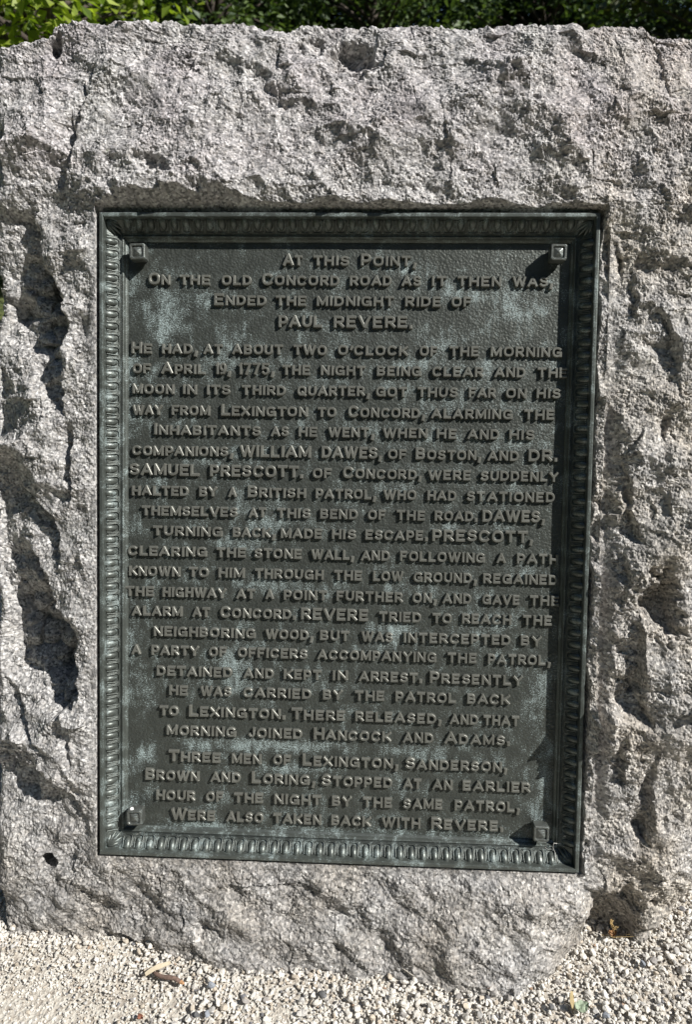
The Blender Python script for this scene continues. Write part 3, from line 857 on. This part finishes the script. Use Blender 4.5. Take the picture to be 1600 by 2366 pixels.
# glyph: width of the centre-line box over its height, strokes
GLYPH = {
 'A': (1.05, [[(0, 0), (.48, 1)], [(1, 0), (.52, 1)], [(.2, .30), (.8, .30)]]),
 'B': (.80, [V_, [(0, 1), (.55, 1)] + arc(.6, .77, .33, .23, 80, -80, 6) + [(.5, .54), (0, .54)], [(0, .5), (.6, .5)] + arc(.66, .25, .34, .25, 80, -80, 6) + [(.6, 0), (0, 0)]]),
 'C': (.95, [round_part(38, 322)]),
 'D': (.90, [V_, [(0, 1), (.45, 1)] + arc(.45, .5, .55, .5, 78, -78, 9) + [(.45, 0), (0, 0)]]),
 'E': (.72, [V_, [(0, 1), (1, 1)], [(0, .52), (.85, .52)], [(0, 0), (1, 0)]]),
 'F': (.70, [V_, [(0, 1), (1, 1)], [(0, .48), (.82, .48)]]),
 'G': (.98, [round_part(42, 345), [(.58, .42), (1, .42)], [(1, .42), (1, .02)]]),
 'H': (.88, [V_, [(1, 0), (1, 1)], [(0, .5), (1, .5)]]),
 'I': (.0, [V_]),
 'J': (.55, [[(1, 1), (1, .3)] + arc(.5, .28, .5, .28, 0, -170, 7)]),
 'K': (.90, [V_, [(0, .36), (1, 1)], [(.36, .56), (1, 0)]]),
 'L': (.72, [V_, [(0, 0), (1, 0)]]),
 'M': (1.12, [V_, [(1, 0), (1, 1)], [(.02, 1), (.5, .12)], [(.98, 1), (.5, .12)]]),
 'N': (.88, [V_, [(1, 0), (1, 1)], [(.02, 1), (.98, 0)]]),
 'O': (1.0, [box_o()]),
 'P': (.75, [V_, [(0, 1), (.55, 1)] + arc(.62, .68, .40, .32, 80, -80, 7) + [(.55, .36), (0, .36)]]),
 'Q': (1.0, [box_o(), [(.55, .3), (1.0, -.08)]]),
 'R': (.82, [V_, [(0, 1), (.55, 1)] + arc(.6, .72, .38, .28, 80, -80, 7) + [(.55, .44), (0, .44)], [(.5, .42), (1, 0)]]),
 'S': (.80, [arc(.5, .76, .46, .24, 25, 180, 8) + arc(.5, .76, .46, .24, 200, 262, 4) + arc(.5, .26, .5, .26, 80, 0, 5)[0:] + arc(.5, .26, .5, .26, -25, -158, 7)]),
 'T': (.82, [[(.5, 0), (.5, 1)], [(0, 1), (1, 1)]]),
 'U': (.86, [[(0, 1), (0, .36)] + arc(.5, .36, .5, .36, 200, 340, 8) + [(1, .36), (1, 1)]]),
 'V': (1.0, [[(0, 1), (.48, 0)], [(1, 1), (.52, 0)]]),
 'W': (1.45, [[(0, 1), (.24, 0)], [(.27, 0), (.5, 1)], [(.5, 1), (.73, 0)], [(.76, 0), (1, 1)]]),
 'X': (.92, [[(0, 0), (1, 1)], [(0, 1), (1, 0)]]),
 'Y': (.95, [[(0, 1), (.5, .48)], [(1, 1), (.5, .48)], [(.5, .5), (.5, 0)]]),
 '1': (.13, [[(1, 0), (1, 1)], [(1, .98), (0, .82)]]),
 '7': (.55, [[(0, 1), (1, 1)], [(1, .98), (.35, 0)]]),
 '5': (.58, [[(.08, 1), (.95, 1)], [(.08, 1), (.04, .56)], [(.04, .54), (.45, .64)] + arc(.5, .31, .5, .31, 80, -150, 9)]),
 '9': (.56, [list(zip(.5 + .5 * np.cos(np.linspace(0, 6.28, 15)[:-1]), .66 + .34 * np.sin(np.linspace(0, 6.28, 15)[:-1]))), [(.98, .68), (.9, .3), (.62, .04), (.2, .02)]]),
 '.': (.0, [[(0, -.06), (0, .10)]]),
 ',': (.08, [[(1, .08), (.9, -.06), (0, -.36)]]),
 "'": (.10, [[(1, 1), (0, .68)]]),
}
LPROF = np.array([(-1.10, -0.6), (-1.0, 5.4), (-0.86, 6.9), (-0.58, 7.7), (0.58, 7.7), (0.86, 6.9), (1.0, 5.4), (1.10, -0.6)])


def stroke(mb, pts, hs, lift):
    p = np.array(pts, float)
    closed = len(p) > 8 and np.linalg.norm(p[0] - p[-1]) < 0.55 * np.linalg.norm(p.max(0) - p.min(0)) * 0.6 and mb.closed_hint
    keepm = np.r_[True, np.linalg.norm(np.diff(p, axis=0), axis=1) > 0.3]
    p = p[keepm]
    if closed:
        d = np.roll(p, -1, 0) - np.roll(p, 1, 0)
    else:
        d0, d1 = p[0] - p[1], p[-1] - p[-2]
        d0 /= np.linalg.norm(d0); d1 /= np.linalg.norm(d1)
        p[0] += d0 * 0.7 * hs; p[-1] += d1 * 0.7 * hs
        p = np.concatenate([[p[0] + d0 * 0.34 * hs, p[0] + d0 * 0.2 * hs], p, [p[-1] + d1 * 0.2 * hs, p[-1] + d1 * 0.34 * hs]])
        d = np.gradient(p, axis=0)
    d /= np.linalg.norm(d, axis=1, keepdims=True) + 1e-9
    nrm = np.c_[-d[:, 1], d[:, 0]]
    zs = np.ones(len(p))
    ws = np.ones(len(p))
    if not closed:
        zs[[0, -1]] = 0.0; zs[[1, -2]] = 0.80; ws[[2, -3]] = 1.06; ws[[1, -2]] = 0.98
    P = np.concatenate([p[:, None] + nrm[:, None] * (LPROF[None, :, :1] * hs * ws[:, None, None]),
                        ((LPROF[None, :, 1] + 0.6) * zs[:, None] - 0.6 + lift)[..., None]], -1)
    if closed: P = np.concatenate([P, P[:1]])
    mb.grid(P)


acc = [MB() for _ in LINES]
jr = np.random.default_rng(5)
for ln, (bl, ws) in enumerate(LINES):
    i2 = max(i for i, c in enumerate(bl) if c.isalpha())
    a, b = bl[:i2], bl[i2:]
    v0 = [on_face(WIN[t[0]][0] + xx / K, WIN[t[0]][1] + float(t[1:]) / K, 8.0)[1] for t, xx in ((a, 300), (b, 1000))]
    vb = 0.5 * (v0[0] + v0[1])
    yb = WIN[a[0]][1] + float(a[1:]) / K
    for wtxt in ws.split("|"):
        txt, p, q = wtxt.split(" ")
        if not q[0].isalpha(): q = p[0] + q
        u0 = on_face(WIN[p[0]][0] + float(p[1:]) / K, yb, 8.0)[0]
        u1 = on_face(WIN[q[0]][0] + float(q[1:]) / K, yb, 8.0)[0]
        adv, lay = 0.0, []
        for ch in txt:
            big = ch.isupper() or ch.isdigit()
            H, hs = (28.4, 3.5) if big else (24.0, 3.05)
            if ch.isdigit(): hs = 2.95
            wd_, st_ = GLYPH[ch.upper()]
            wbox = wd_ * (H - 2 * hs)
            if ch in '.,': hs = hs * 1.25
            lay.append((adv, H, hs, wbox, st_, ch))
            nar = ch in ".,'"
            adv += wbox + 2 * hs + (1.2 if nar else 3.6)
        nat = adv - (1.2 if txt[-1] in ".,'" else 3.6)
        hs0 = 3.05
        kx = (u1 - u0 - 2 * hs0) / max(nat - 2 * hs0, 1.0)
        for n_, (x0, H, hs, wbox, st_, ch) in enumerate(lay):
            jx, jy = jr.normal() * 0.25, jr.normal() * 0.3
            for m_, strk in enumerate(st_):
                acc[ln].closed_hint = ch in "oOqQ9" and m_ == 0
                xy = [(u0 + hs0 + x0 * kx + (hs - hs0) + sx * wbox * kx + jx, vb + hs + sy * (H - 2 * hs) + jy) for sx, sy in strk]
                stroke(acc[ln], xy, hs, 0.05 * m_ + 0.13 * (n_ % 2))
for ln, a in enumerate(acc):
    o = ppart("lettering", a, MAT["letter"])
    o["label"] = "raised line reading " + " ".join(" ".join(w.split(" ")[0] for w in LINES[ln][1].split("|")).split(" ")[:9])

# ------------------------------------------------------------------ gravel
def ico(sub):
    t = (1 + 5 ** .5) / 2
    v = [(-1, t, 0), (1, t, 0), (-1, -t, 0), (1, -t, 0), (0, -1, t), (0, 1, t), (0, -1, -t), (0, 1, -t), (t, 0, -1), (t, 0, 1), (-t, 0, -1), (-t, 0, 1)]
    f = [(0, 11, 5), (0, 5, 1), (0, 1, 7), (0, 7, 10), (0, 10, 11), (1, 5, 9), (5, 11, 4), (11, 10, 2), (10, 7, 6), (7, 1, 8),
         (3, 9, 4), (3, 4, 2), (3, 2, 6), (3, 6, 8), (3, 8, 9), (4, 9, 5), (2, 4, 11), (6, 2, 10), (8, 6, 7), (9, 8, 1)]
    v = [np.array(p) / np.linalg.norm(p) for p in v]
    for _ in range(sub):
        mid, g = {}, []
        def m(a, b):
            k = (min(a, b), max(a, b))
            if k not in mid:
                p = v[a] + v[b]; v.append(p / np.linalg.norm(p)); mid[k] = len(v) - 1
            return mid[k]
        for a, b, c in f:
            x, y, z = m(a, b), m(b, c), m(c, a)
            g += [(a, x, z), (b, y, x), (c, z, y), (x, y, z)]
        f = g
    return np.array(v), np.array(f)


IV, IF = ico(1)


def pebble(r):
    """a crushed-stone shape: a ball cut by random planes"""
    v = IV.copy()
    for _ in range(9):
        n = r.normal(size=3); n /= np.linalg.norm(n)
        d = r.uniform(0.45, 0.8)
        over = np.maximum(v @ n - d, 0)
        v -= over[:, None] * n
    v *= np.array([1.0, r.uniform(0.6, 0.9), r.uniform(0.5, 0.8)])
    return v + r.normal(size=v.shape) * 0.03


PEB = [pebble(np.random.default_rng(200 + k)) for k in range(40)]


def scatter(n, xr, yr, size, z0, r):
    pos = np.c_[r.uniform(*xr, n), r.uniform(*yr, n)]
    sz = size(pos, r)
    out = np.empty((n, len(IV), 3))
    qn = r.normal(size=(n, 4)); qn /= np.linalg.norm(qn, axis=1, keepdims=True)
    w, x, y, z = qn.T
    Rm = np.stack([1 - 2 * (y * y + z * z), 2 * (x * y - z * w), 2 * (x * z + y * w), 2 * (x * y + z * w), 1 - 2 * (x * x + z * z), 2 * (y * z - x * w),
                   2 * (x * z - y * w), 2 * (y * z + x * w), 1 - 2 * (x * x + y * y)], -1).reshape(n, 3, 3)
    sel = r.integers(0, len(PEB), n)
    base = np.array(PEB)[sel] * sz[:, None, None]
    out = np.einsum('nij,nkj->nki', Rm, base)
    out[..., 2] *= 0.8
    out[..., 0] += pos[:, 0, None]; out[..., 1] += pos[:, 1, None]
    out[..., 2] += (z0(pos, sz, r))[:, None]
    return out, sz


def gsize(p, r):
    u = r.random(len(p))
    s = 0.0042 + 0.0042 * u ** 2 + 0.004 * (u > 0.93)
    fineness = smooth(-0.15, -0.55, p[:, 0]) * smooth(-0.30, -0.42, p[:, 1])
    return 0.80 * s * (1 - 0.34 * fineness)


gx0, gx1 = -1.15, 1.35
parts = []
r1 = np.random.default_rng(31)
a, _ = scatter(28000, (gx0, gx1), (-0.64, -0.08), gsize, lambda p, s, r: -0.006 + 0.35 * s + 0.004 * fbm(p[:, 0] * 9, p[:, 1] * 9, 131, 2), r1)
parts.append(a)
a, _ = scatter(13000, (gx0, gx1), (-0.64, -0.08), gsize, lambda p, s, r: -0.004 + 0.9 * s + 0.004 * fbm(p[:, 0] * 9, p[:, 1] * 9, 131, 2), r1)
keep = fbm(a[:, 0, 0] * 5, a[:, 0, 1] * 7, 141, 3) > -0.15 - 0.5 * smooth(-0.5, 0.2, a[:, 0, 0])
parts.append(a[keep])
a, _ = scatter(3500, (0.55, 1.35), (-0.25, 0.55), gsize, lambda p, s, r: -0.006 + 0.6 * s, r1)
parts.append(a)
G = np.concatenate(parts)
ng = len(G)
faces = (IF[None] + (np.arange(ng) * len(IV))[:, None, None]).reshape(-1, 3)
go = link("gravel", mesh_np("gravel", G.reshape(-1, 3), None, faces), MAT["gravel"])
tag(go, kind="stuff")

# stones and litter that stand out
def loose(name, label, cat, x, y, mb_or_me, mat, z=0.012, rot=0.0, group=None):
    p = on_ground(x, y, z)
    me = mb_or_me if isinstance(mb_or_me, bpy.types.Mesh) else mb_or_me.mesh(name, False)
    o = link(name, me, mat)
    o.location = p; o.rotation_euler = (0, 0, rot)
    return tag(o, label, cat, group)


JV, JF = ico(2)


def stone_mesh(seed, size):
    r = np.random.default_rng(seed)
    v = JV.copy()
    for _ in range(10):
        n = r.normal(size=3); n /= np.linalg.norm(n)
        v -= np.maximum(v @ n - r.uniform(0.5, 0.8), 0)[:, None] * n
    v = (v * np.array([1, 0.8, 0.65]) + r.normal(size=v.shape) * 0.012) * size
    return mesh_np("stone", v, None, JF)


blue = simple("slate_stone", (0.27, 0.29, 0.32), 0.8, 0.15, 200)
dark = simple("dark_stone", (0.13, 0.13, 0.13), 0.8, 0.2, 200)
for k, (x, y, sz, m, lab) in enumerate([
        (488, 2277, 0.010, blue, "blue grey stone lying by the brown twig in the pale gravel"),
        (745, 2297, 0.011, dark, "dark charcoal stone in a loose patch of pale gravel below the plaque"),
        (455, 2345, 0.008, dark, "dark grey stone, left one of a touching pair near the picture's lower edge"),
        (479, 2343, 0.009, blue, "grey blue upright stone, right one of a touching pair near the lower edge"),
        (1487, 2228, 0.010, blue, "blue grey stone in front of the hollow under the boulder's right foot"),
        (1403, 2345, 0.010, blue, "small grey stone just right of the green leaf"),
        (1274, 2324, 0.009, dark, "small dark stone just left of the yellow stick")]):
    loose("loose_stone", lab, "stone", x, y, stone_mesh(300 + k, sz), m, 0.011, k * 1.3, "odd coloured stones in the gravel")


def sliver(L, wd_, th, seed):
    r = np.random.default_rng(seed)
    t = np.linspace(0, 1, 9)
    half = wd_ * (0.35 + 0.65 * np.sin(np.pi * np.clip(t * 0.8 + 0.15, 0, 1))) * (1 + 0.1 * r.normal(size=9))
    bend = 0.04 * L * np.sin(t * 3)
    P = np.stack([np.stack([t * L - L / 2, s_ * half + bend, z_ + 0.002 * np.sin(5 * t)], -1) for s_, z_ in ((-1, 0), (1, 0), (0.9, th), (-0.9, th))], 1)
    mb = MB(); mb.grid(P, True)
    mb.q.append(np.array([[0, 1, 2, 3], [35, 34, 33, 32]]))
    return mb


def ang(x0, y0, x1, y1):
    a, b = on_ground(x0, y0), on_ground(x1, y1)
    return math.atan2(b[1] - a[1], b[0] - a[0]), float(np.linalg.norm(b - a))


a_, l_ = ang(336, 2252, 394, 2223)
loose("wood_chip", "pale flat wood chip lying on the gravel beside the brown twig", "wood chip", 365, 2238, sliver(l_, 0.005, 0.003, 1), simple("pale_wood", (0.62, 0.53, 0.38), 0.8, 0.1, 80), 0.016, a_)
a_, l_ = ang(352, 2248, 426, 2270)
tw = empty("twig", on_ground(389, 2259, 0.014)); tw.rotation_euler = (0, 0, a_)
tag(tw, "short brown twig with a broken orange end lying on the gravel", "twig")
mb = MB(); t = np.linspace(-0.5, 0.38, 9)
mb.tube(np.c_[t * l_, 0.002 * np.sin(t * 9), 0.001 * np.cos(t * 7)], np.array([.0028, .0042, .0044, .0043, .0046, .0045, .0047, .0046, .0042]), 8)
link("bark", mb.mesh("bark", True), simple("twig_bark", (0.20, 0.13, 0.10), 0.9, 0.3, 150), tw)
mb = MB(); t = np.linspace(0.38, 0.5, 4)
mb.tube(np.c_[t * l_, 0.002 * np.sin(t * 9), 0.001 * np.cos(t * 7)], np.array([.0041, .0036, .003, .001]), 7)
link("broken_end", mb.mesh("broken_end"), simple("fresh_wood", (0.55, 0.30, 0.14), 0.8, 0.2, 150), tw)


def leaf(L, wd_, curl, seed):
    r = np.random.default_rng(seed)
    t = np.linspace(0, 1, 9); s_ = np.linspace(-1, 1, 5)
    T, Sg = np.meshgrid(t, s_, indexing='ij')
    half = wd_ * np.sin(np.pi * T ** 0.8) ** 0.8 * (1 + 0.12 * r.normal(size=T.shape))
    top = np.stack([T * L - L / 2, Sg * half, curl * (np.abs(Sg) ** 2 + 0.6 * (T - .5) ** 2 * 4) + 0.001 * r.normal(size=T.shape)], -1)
    mb = MB(); mb.grid(top); mb.grid((top - [0, 0, 0.0006])[:, ::-1])
    return mb


loose("green_leaf", "fallen green leaf lying on the gravel to the lower right", "leaf", 1346, 2327, leaf(0.032, 0.012, 0.004, 3), simple("green_leaf", (0.33, 0.40, 0.28), 0.6, 0.2, 90), 0.016, 0.4)
loose("yellow_stick", "short yellow stick just left of the green leaf", "stick", 1324, 2311, sliver(0.036, 0.0045, 0.003, 4), simple("yellow_wood", (0.55, 0.43, 0.22), 0.8, 0.15, 90), 0.016, 1.4)
loose("orange_leaf", "small orange dead leaf at the foot of the boulder, below the plaque's lower right", "leaf", 1131, 2280, leaf(0.014, 0.005, 0.003, 5), simple("rust_leaf", (0.36, 0.19, 0.10), 0.7, 0.2, 90), 0.014, 0.9)
loose("brown_leaf", "curled brown dead leaf in the hollow under the boulder's right foot", "leaf", 1416, 2160, leaf(0.019, 0.008, 0.006, 6), simple("brown_leaf", (0.36, 0.19, 0.08), 0.7, 0.25, 90), 0.016, 0.3)
loose("rust_leaf_scrap", "scrap of rust brown leaf on the gravel near the lower left edge", "leaf", 325, 2352, leaf(0.014, 0.005, 0.003, 8), simple("rust_scrap", (0.30, 0.12, 0.07), 0.7, 0.25, 90), 0.013, -0.5)
loose("dry_straw", "thin pale stem lying on the gravel against the boulder's foot", "stem", 935, 2243, sliver(0.040, 0.0022, 0.003, 9), simple("grey_stem", (0.46, 0.42, 0.36), 0.8, 0.15, 90), 0.014, -0.5)

# dry weed in the hollow
wp = on_ground(1421, 2166, 0.004)
weed = empty("dry_weed", wp)
tag(weed, "thin dry weed with a straw coloured stalk growing in the hollow under the boulder", "weed")
straw = simple("straw", (0.50, 0.36, 0.16), 0.7, 0.2, 120)
mb = MB()
for k, (dx, dz, h) in enumerate([(-0.016, 0.06, 1), (-0.008, 0.035, .7), (0.03, 0.018, .6), (0.05, 0.012, .5), (-0.03, 0.012, .5)]):
    t = np.linspace(0, 1, 6)
    mb.tube(np.c_[dx * t ** 1.3, -0.004 * t + 0 * t, dz * t], 0.0008 * (1 - 0.6 * t), 5)
link("stalk", mb.mesh("stalk"), straw, weed)
mb = MB()
for k in range(7):
    c = np.array([-0.016, -0.004, 0.06]) * (0.5 + 0.08 * k) + np.random.default_rng(k).normal(size=3) * 0.003
    v = leaf(0.011, 0.0028, 0.001, 20 + k)
    vv = np.concatenate(v.v) @ np.array(Matrix.Rotation(k * 1.1, 3, 'Z') @ Matrix.Rotation(0.6, 3, 'Y')).T + c
    mb.add(vv, np.concatenate([q - 0 for q in v.q]))
link("leaf_blade", mb.mesh("leaf_blade"), straw, weed)

# cobweb in the corner of the plaque, dropping on the bolt
def wtube(mb, pts, r): mb.tube(np.array([world(*p) for p in pts]), r, 4)
web = simple("cobweb", (0.55, 0.54, 0.50), 0.9, 0.1, 200)
mb = MB()
def fp(x, y, w): return (*on_face(x, y, w), w)
wtube(mb, [fp(1281, 1948, 24), fp(1279, 1958, 20), fp(1283, 1968, 20), fp(1285, 1985, 34)], 0.0006)
wtube(mb, [fp(1281, 1948, 24), fp(1290, 1949, 22), fp(1298, 1950, 26)], 0.0007)
wtube(mb, [fp(1258, 1955, 12), fp(1266, 1962, 14), fp(1276, 1962, 18)], 0.0005)
wtube(mb, [fp(1304, 1933, 22), fp(1307, 1931, 24), fp(1308, 1934, 24)], 0.0012)
tag(link("cobweb", mb.mesh("cobweb"), web), "ragged wisp of dry cobweb in the plaque's bottom right corner beside the bolt", "cobweb")
mb = MB()
wtube(mb, [fp(322, 1925, 12), fp(330, 1919, 14), fp(334, 1921, 14), fp(332, 1925, 12)], 0.0007)
wtube(mb, [fp(310, 1932, 14), fp(316, 1928, 14), fp(322, 1925, 12)], 0.0009)
tag(link("dead_tendril", mb.mesh("dead_tendril"), web), "pale curled bit of dead stem below the plaque's lower left bolt", "stem")
c = world(*fp(304, 1869, 30))
tag(link("bird_dropping", mesh_np("bird_dropping", JV * np.array([.0045, .004, .003]) * (1 + 0.12 * np.random.default_rng(4).normal(size=(len(JV), 1))) + c, None, JF, True),
         simple("white_dropping", (0.80, 0.80, 0.77), 0.8, 0.03, 200)), "small white bird dropping on top of the lower left bolt", "dropping")

# ------------------------------------------------------------------ trees behind
def leaves_mesh(cent, nrm, size, r, aspect=0.6):
    n = len(cent)
    a = np.cross(nrm, r.normal(size=(n, 3))); a /= np.linalg.norm(a, axis=1, keepdims=True) + 1e-9
    b = np.cross(nrm, a)
    s_ = size[:, None]
    P = np.stack([cent - a * s_, cent - b * s_ * aspect + a * s_ * 0.1, cent + a * s_, cent + b * s_ * aspect + a * s_ * 0.1], 1)
    P[:, 1] += nrm * s_ * 0.25; P[:, 3] += nrm * s_ * 0.25
    return P.reshape(-1, 3), np.arange(n * 4).reshape(-1, 4)


def broadleaf(seed, H, rad, z0, nclump, nleaf, lsize):
    r = np.random.default_rng(seed)
    mb = MB()
    t = np.linspace(0, 1, 9)
    ax = np.c_[0.12 * np.sin(t * 2.1 + seed), 0.12 * np.cos(t * 1.7 + seed), t * H * 0.92]
    mb.tube(ax, 0.035 * H * 0.45 * (1 - 0.85 * t) + 0.01, 10)
    cl = []
    for k in range(nclump):
        z = r.uniform(0.05, 1.0)
        ph = r.uniform(0, 6.283)
        rr = rad * math.sin(math.pi * min(1, 0.18 + z * 0.82)) ** 0.7 * r.uniform(0.45, 1.08)
        c = np.array([rr * math.cos(ph), rr * math.sin(ph), z0 + (H - z0) * z])
        cl.append(c)
        b0 = np.array([np.interp(c[2] - 0.5 * rr, ax[:, 2], ax[:, 0]), np.interp(c[2] - .5 * rr, ax[:, 2], ax[:, 1]), max(0.4, c[2] - 0.5 * rr)])
        tt = np.linspace(0, 1, 5)[:, None]
        mb.tube(b0 + (c - b0) * tt + np.array([0, 0, 0.12]) * np.sin(tt * 3.14), 0.02 * (1 - 0.8 * tt[:, 0]) * rad / 1.4 + 0.003, 5)
    cl = np.array(cl)
    pick = r.integers(0, nclump, nleaf)
    d = r.normal(size=(nleaf, 3)); d /= np.linalg.norm(d, axis=1, keepdims=True)
    cr = rad * r.uniform(0.16, 0.34, nclump)[pick] * r.random(nleaf) ** 0.45
    cent = cl[pick] + d * cr[:, None] * np.array([1, 1, 0.65])
    nr = d * 0.5 + np.array([0, 0, 0.9]) + r.normal(size=(nleaf, 3)) * 0.5
    nr /= np.linalg.norm(nr, axis=1, keepdims=True)
    v, q = leaves_mesh(cent, nr, lsize * r.uniform(0.6, 1.2, nleaf), r)
    return mb.mesh("trunk", True), mesh_np("crown", v, q)


def conifer(seed, H, rad, tiers, needles, lsize):
    r = np.random.default_rng(seed)
    mb = MB()
    t = np.linspace(0, 1, 8)
    mb.tube(np.c_[0.05 * np.sin(t * 3), 0.05 * np.cos(t * 2), t * H], 0.022 * H * (1 - 0.93 * t) + 0.01, 9)
    C, N, Z = [], [], []
    for k in range(tiers):
        z = 0.06 * H + 0.92 * H * k / tiers + r.normal() * 0.04
        br = rad * (1 - (z / H)) ** 0.75 * r.uniform(0.75, 1.1) + 0.12
        nb = 9
        for j in range(nb):
            ph = 6.283 * (j + r.random()) / nb
            ln = br * r.uniform(0.7, 1.1)
            tt = np.linspace(0, 1, 5)
            dr = np.array([math.cos(ph), math.sin(ph), 0])
            pts = dr * (tt * ln)[:, None] + np.array([0, 0, 1.0]) * (z - 0.28 * ln * tt ** 1.4 + 0.10 * ln * tt ** 4)[:, None]
            mb.tube(pts, 0.012 * (1 - 0.8 * tt) + 0.002, 4)
            m = max(4, int(needles * ln / rad))
            s_ = r.random(m) ** 0.7
            pc = dr * (s_ * ln)[:, None] + np.array([0, 0, 1.0]) * (z - 0.28 * ln * s_ ** 1.4 + 0.10 * ln * s_ ** 4)[:, None]
            side_ = np.array([-dr[1], dr[0], 0])
            pc = pc + side_ * (r.normal(size=m) * 0.16 * ln * (1.1 - s_ * 0.6))[:, None] + np.array([0, 0, 1]) * (r.normal(size=m) * 0.05 - 0.02)[:, None]
            C.append(pc); N.append(np.array([0, 0, 1]) + r.normal(size=(m, 3)) * 0.7)
    C, N = np.concatenate(C), np.concatenate(N); N /= np.linalg.norm(N, axis=1, keepdims=True)
    v, q = leaves_mesh(C, N, lsize * r.uniform(0.6, 1.3, len(C)), r, 0.28)
    return mb.mesh("trunk", True), mesh_np("crown", v, q)


lm = dict(bright=leaf_mat("bright_leaves", (0.10, 0.17, 0.012), (0.38, 0.46, 0.06), 0.5), mid=leaf_mat("mid_leaves", (0.04, 0.075, 0.022), (0.15, 0.21, 0.07), 0.35),
          pine=leaf_mat("pine_needles", (0.022, 0.045, 0.02), (0.09, 0.145, 0.055), 0.25), olive=leaf_mat("olive_leaves", (0.04, 0.055, 0.012), (0.10, 0.115, 0.03), 0.25))
KIN = {}
for key, nm, (tm, cm), lf in (("bright", "maple_tree", broadleaf(1, 5.2, 1.75, 1.2, 90, 9000, 0.055), "bright"), ("mid", "bush", broadleaf(2, 4.6, 1.9, 0.3, 110, 14000, 0.05), "mid"),
                              ("olive", "oak_tree", broadleaf(3, 7.5, 2.6, 1.0, 120, 14000, 0.075), "olive"), ("pine", "pine_tree", conifer(4, 10.5, 2.7, 34, 75, 0.10), "pine"),
                              ("spruce", "spruce_tree", conifer(5, 12.0, 3.1, 36, 85, 0.11), "pine")):
    tm.materials.append(MAT["bark"]); cm.materials.append(lm[lf])
    KIN[key] = (nm, tm, cm)


def plant(key, x, y, rz, sc, label, cat, group):
    nm, tm, cm = KIN[key]
    e = empty(nm, (x, y, -0.03)); e.rotation_euler = (0, 0, rz); e.scale = (sc, sc, sc)
    tag(e, label, cat, group)
    for part, me in (("trunk", tm), ("crown", cm)):
        o = bpy.data.objects.new(part, me); col.objects.link(o); o.parent = e
    return e


plant("bright", -2.75, 5.2, 0.3, 1.0, "bright yellow green leafy tree in sunlight above the boulder's left shoulder", "tree", "trees behind the boulder")
plant("mid", -2.6, 11.6, 1.0, 1.25, "grey green bush behind the bright leafy tree", "bush", "trees behind the boulder")
plant("mid", -0.3, 12.6, 2.0, 1.3, "mid green bush above the middle of the boulder's top edge", "bush", "trees behind the boulder")
plant("mid", 2.9, 13.2, 4.0, 1.3, "mid green bush between the dark conifers right of centre", "bush", "trees behind the boulder")
plant("olive", 5.6, 9.5, 0.0, 1.0, "olive green broadleaf tree above the boulder's right shoulder", "tree", "trees behind the boulder")
plant("olive", -5.6, 8.5, 2.2, 0.9, "olive green broadleaf tree behind the boulder's far left edge", "tree", "trees behind the boulder")
for k, (x, y, sc) in enumerate([(-5.2, 13.4, 1.0), (-2.9, 15.9, 1.05), (-1.2, 16.2, 0.95), (3.8, 15.8, 1.1)]):
    plant("spruce", x, y, 1.3 * k, sc, "dark green conifer in the shady wood behind the boulder", "conifer", "conifers in the wood behind")
rr = np.random.default_rng(77)
k = 0
for row, (yy, xs) in enumerate(((14.8, np.arange(-8.5, 9.6, 2.6)), (17.5, np.arange(-11, 11.6, 2.8)), (23.0, np.arange(-16, 16.1, 3.4)))):
    for xx in xs:
        key = ("pine", "spruce")[k % 2]; k += 1
        plant(key, xx + rr.normal() * 0.4, yy + rr.normal() * 0.7, rr.uniform(0, 6.28), rr.uniform(0.85, 1.1),
              "dark green conifer in the shady wood behind the boulder", "conifer", "conifers in the wood behind")

# unseen leaf ring round and behind the photographer, added to cut the sky fill
r = np.random.default_rng(99)
nc = 1700
phi = r.uniform(math.radians(124), math.radians(416), nc)
rad_ = r.uniform(12.0, 19.0, nc)
cz = 15.5 * r.random(nc) ** 0.9 * np.where(phi > math.radians(352), 0.34, 1.0) + 0.3
cc = np.c_[rad_ * np.cos(phi), rad_ * np.sin(phi) - 1.0, cz]
rel = cc - np.array([0, 0, 1.0])                              # gap shaped to keep the ring out of the sun's path
off = np.linalg.norm(rel - (rel @ sv)[:, None] * sv, axis=1)
cc = cc[off > 4.2]
nc, nl = len(cc), 68000
pk = r.integers(0, nc, nl)
d = r.normal(size=(nl, 3)); d /= np.linalg.norm(d, axis=1, keepdims=True)
ct = cc[pk] + d * (1.5 * r.random(nl) ** 0.4)[:, None] * np.array([1, 1, 0.8])
nr = d + np.array([0, 0, 0.6]) + 0.5 * r.normal(size=d.shape); nr /= np.linalg.norm(nr, axis=1, keepdims=True)
v, q = leaves_mesh(ct, nr, r.uniform(0.16, 0.34, nl), r)
tag(link("sky_screen_leaves", mesh_np("sky_screen_leaves", v, q), lm["mid"]), kind="stuff")
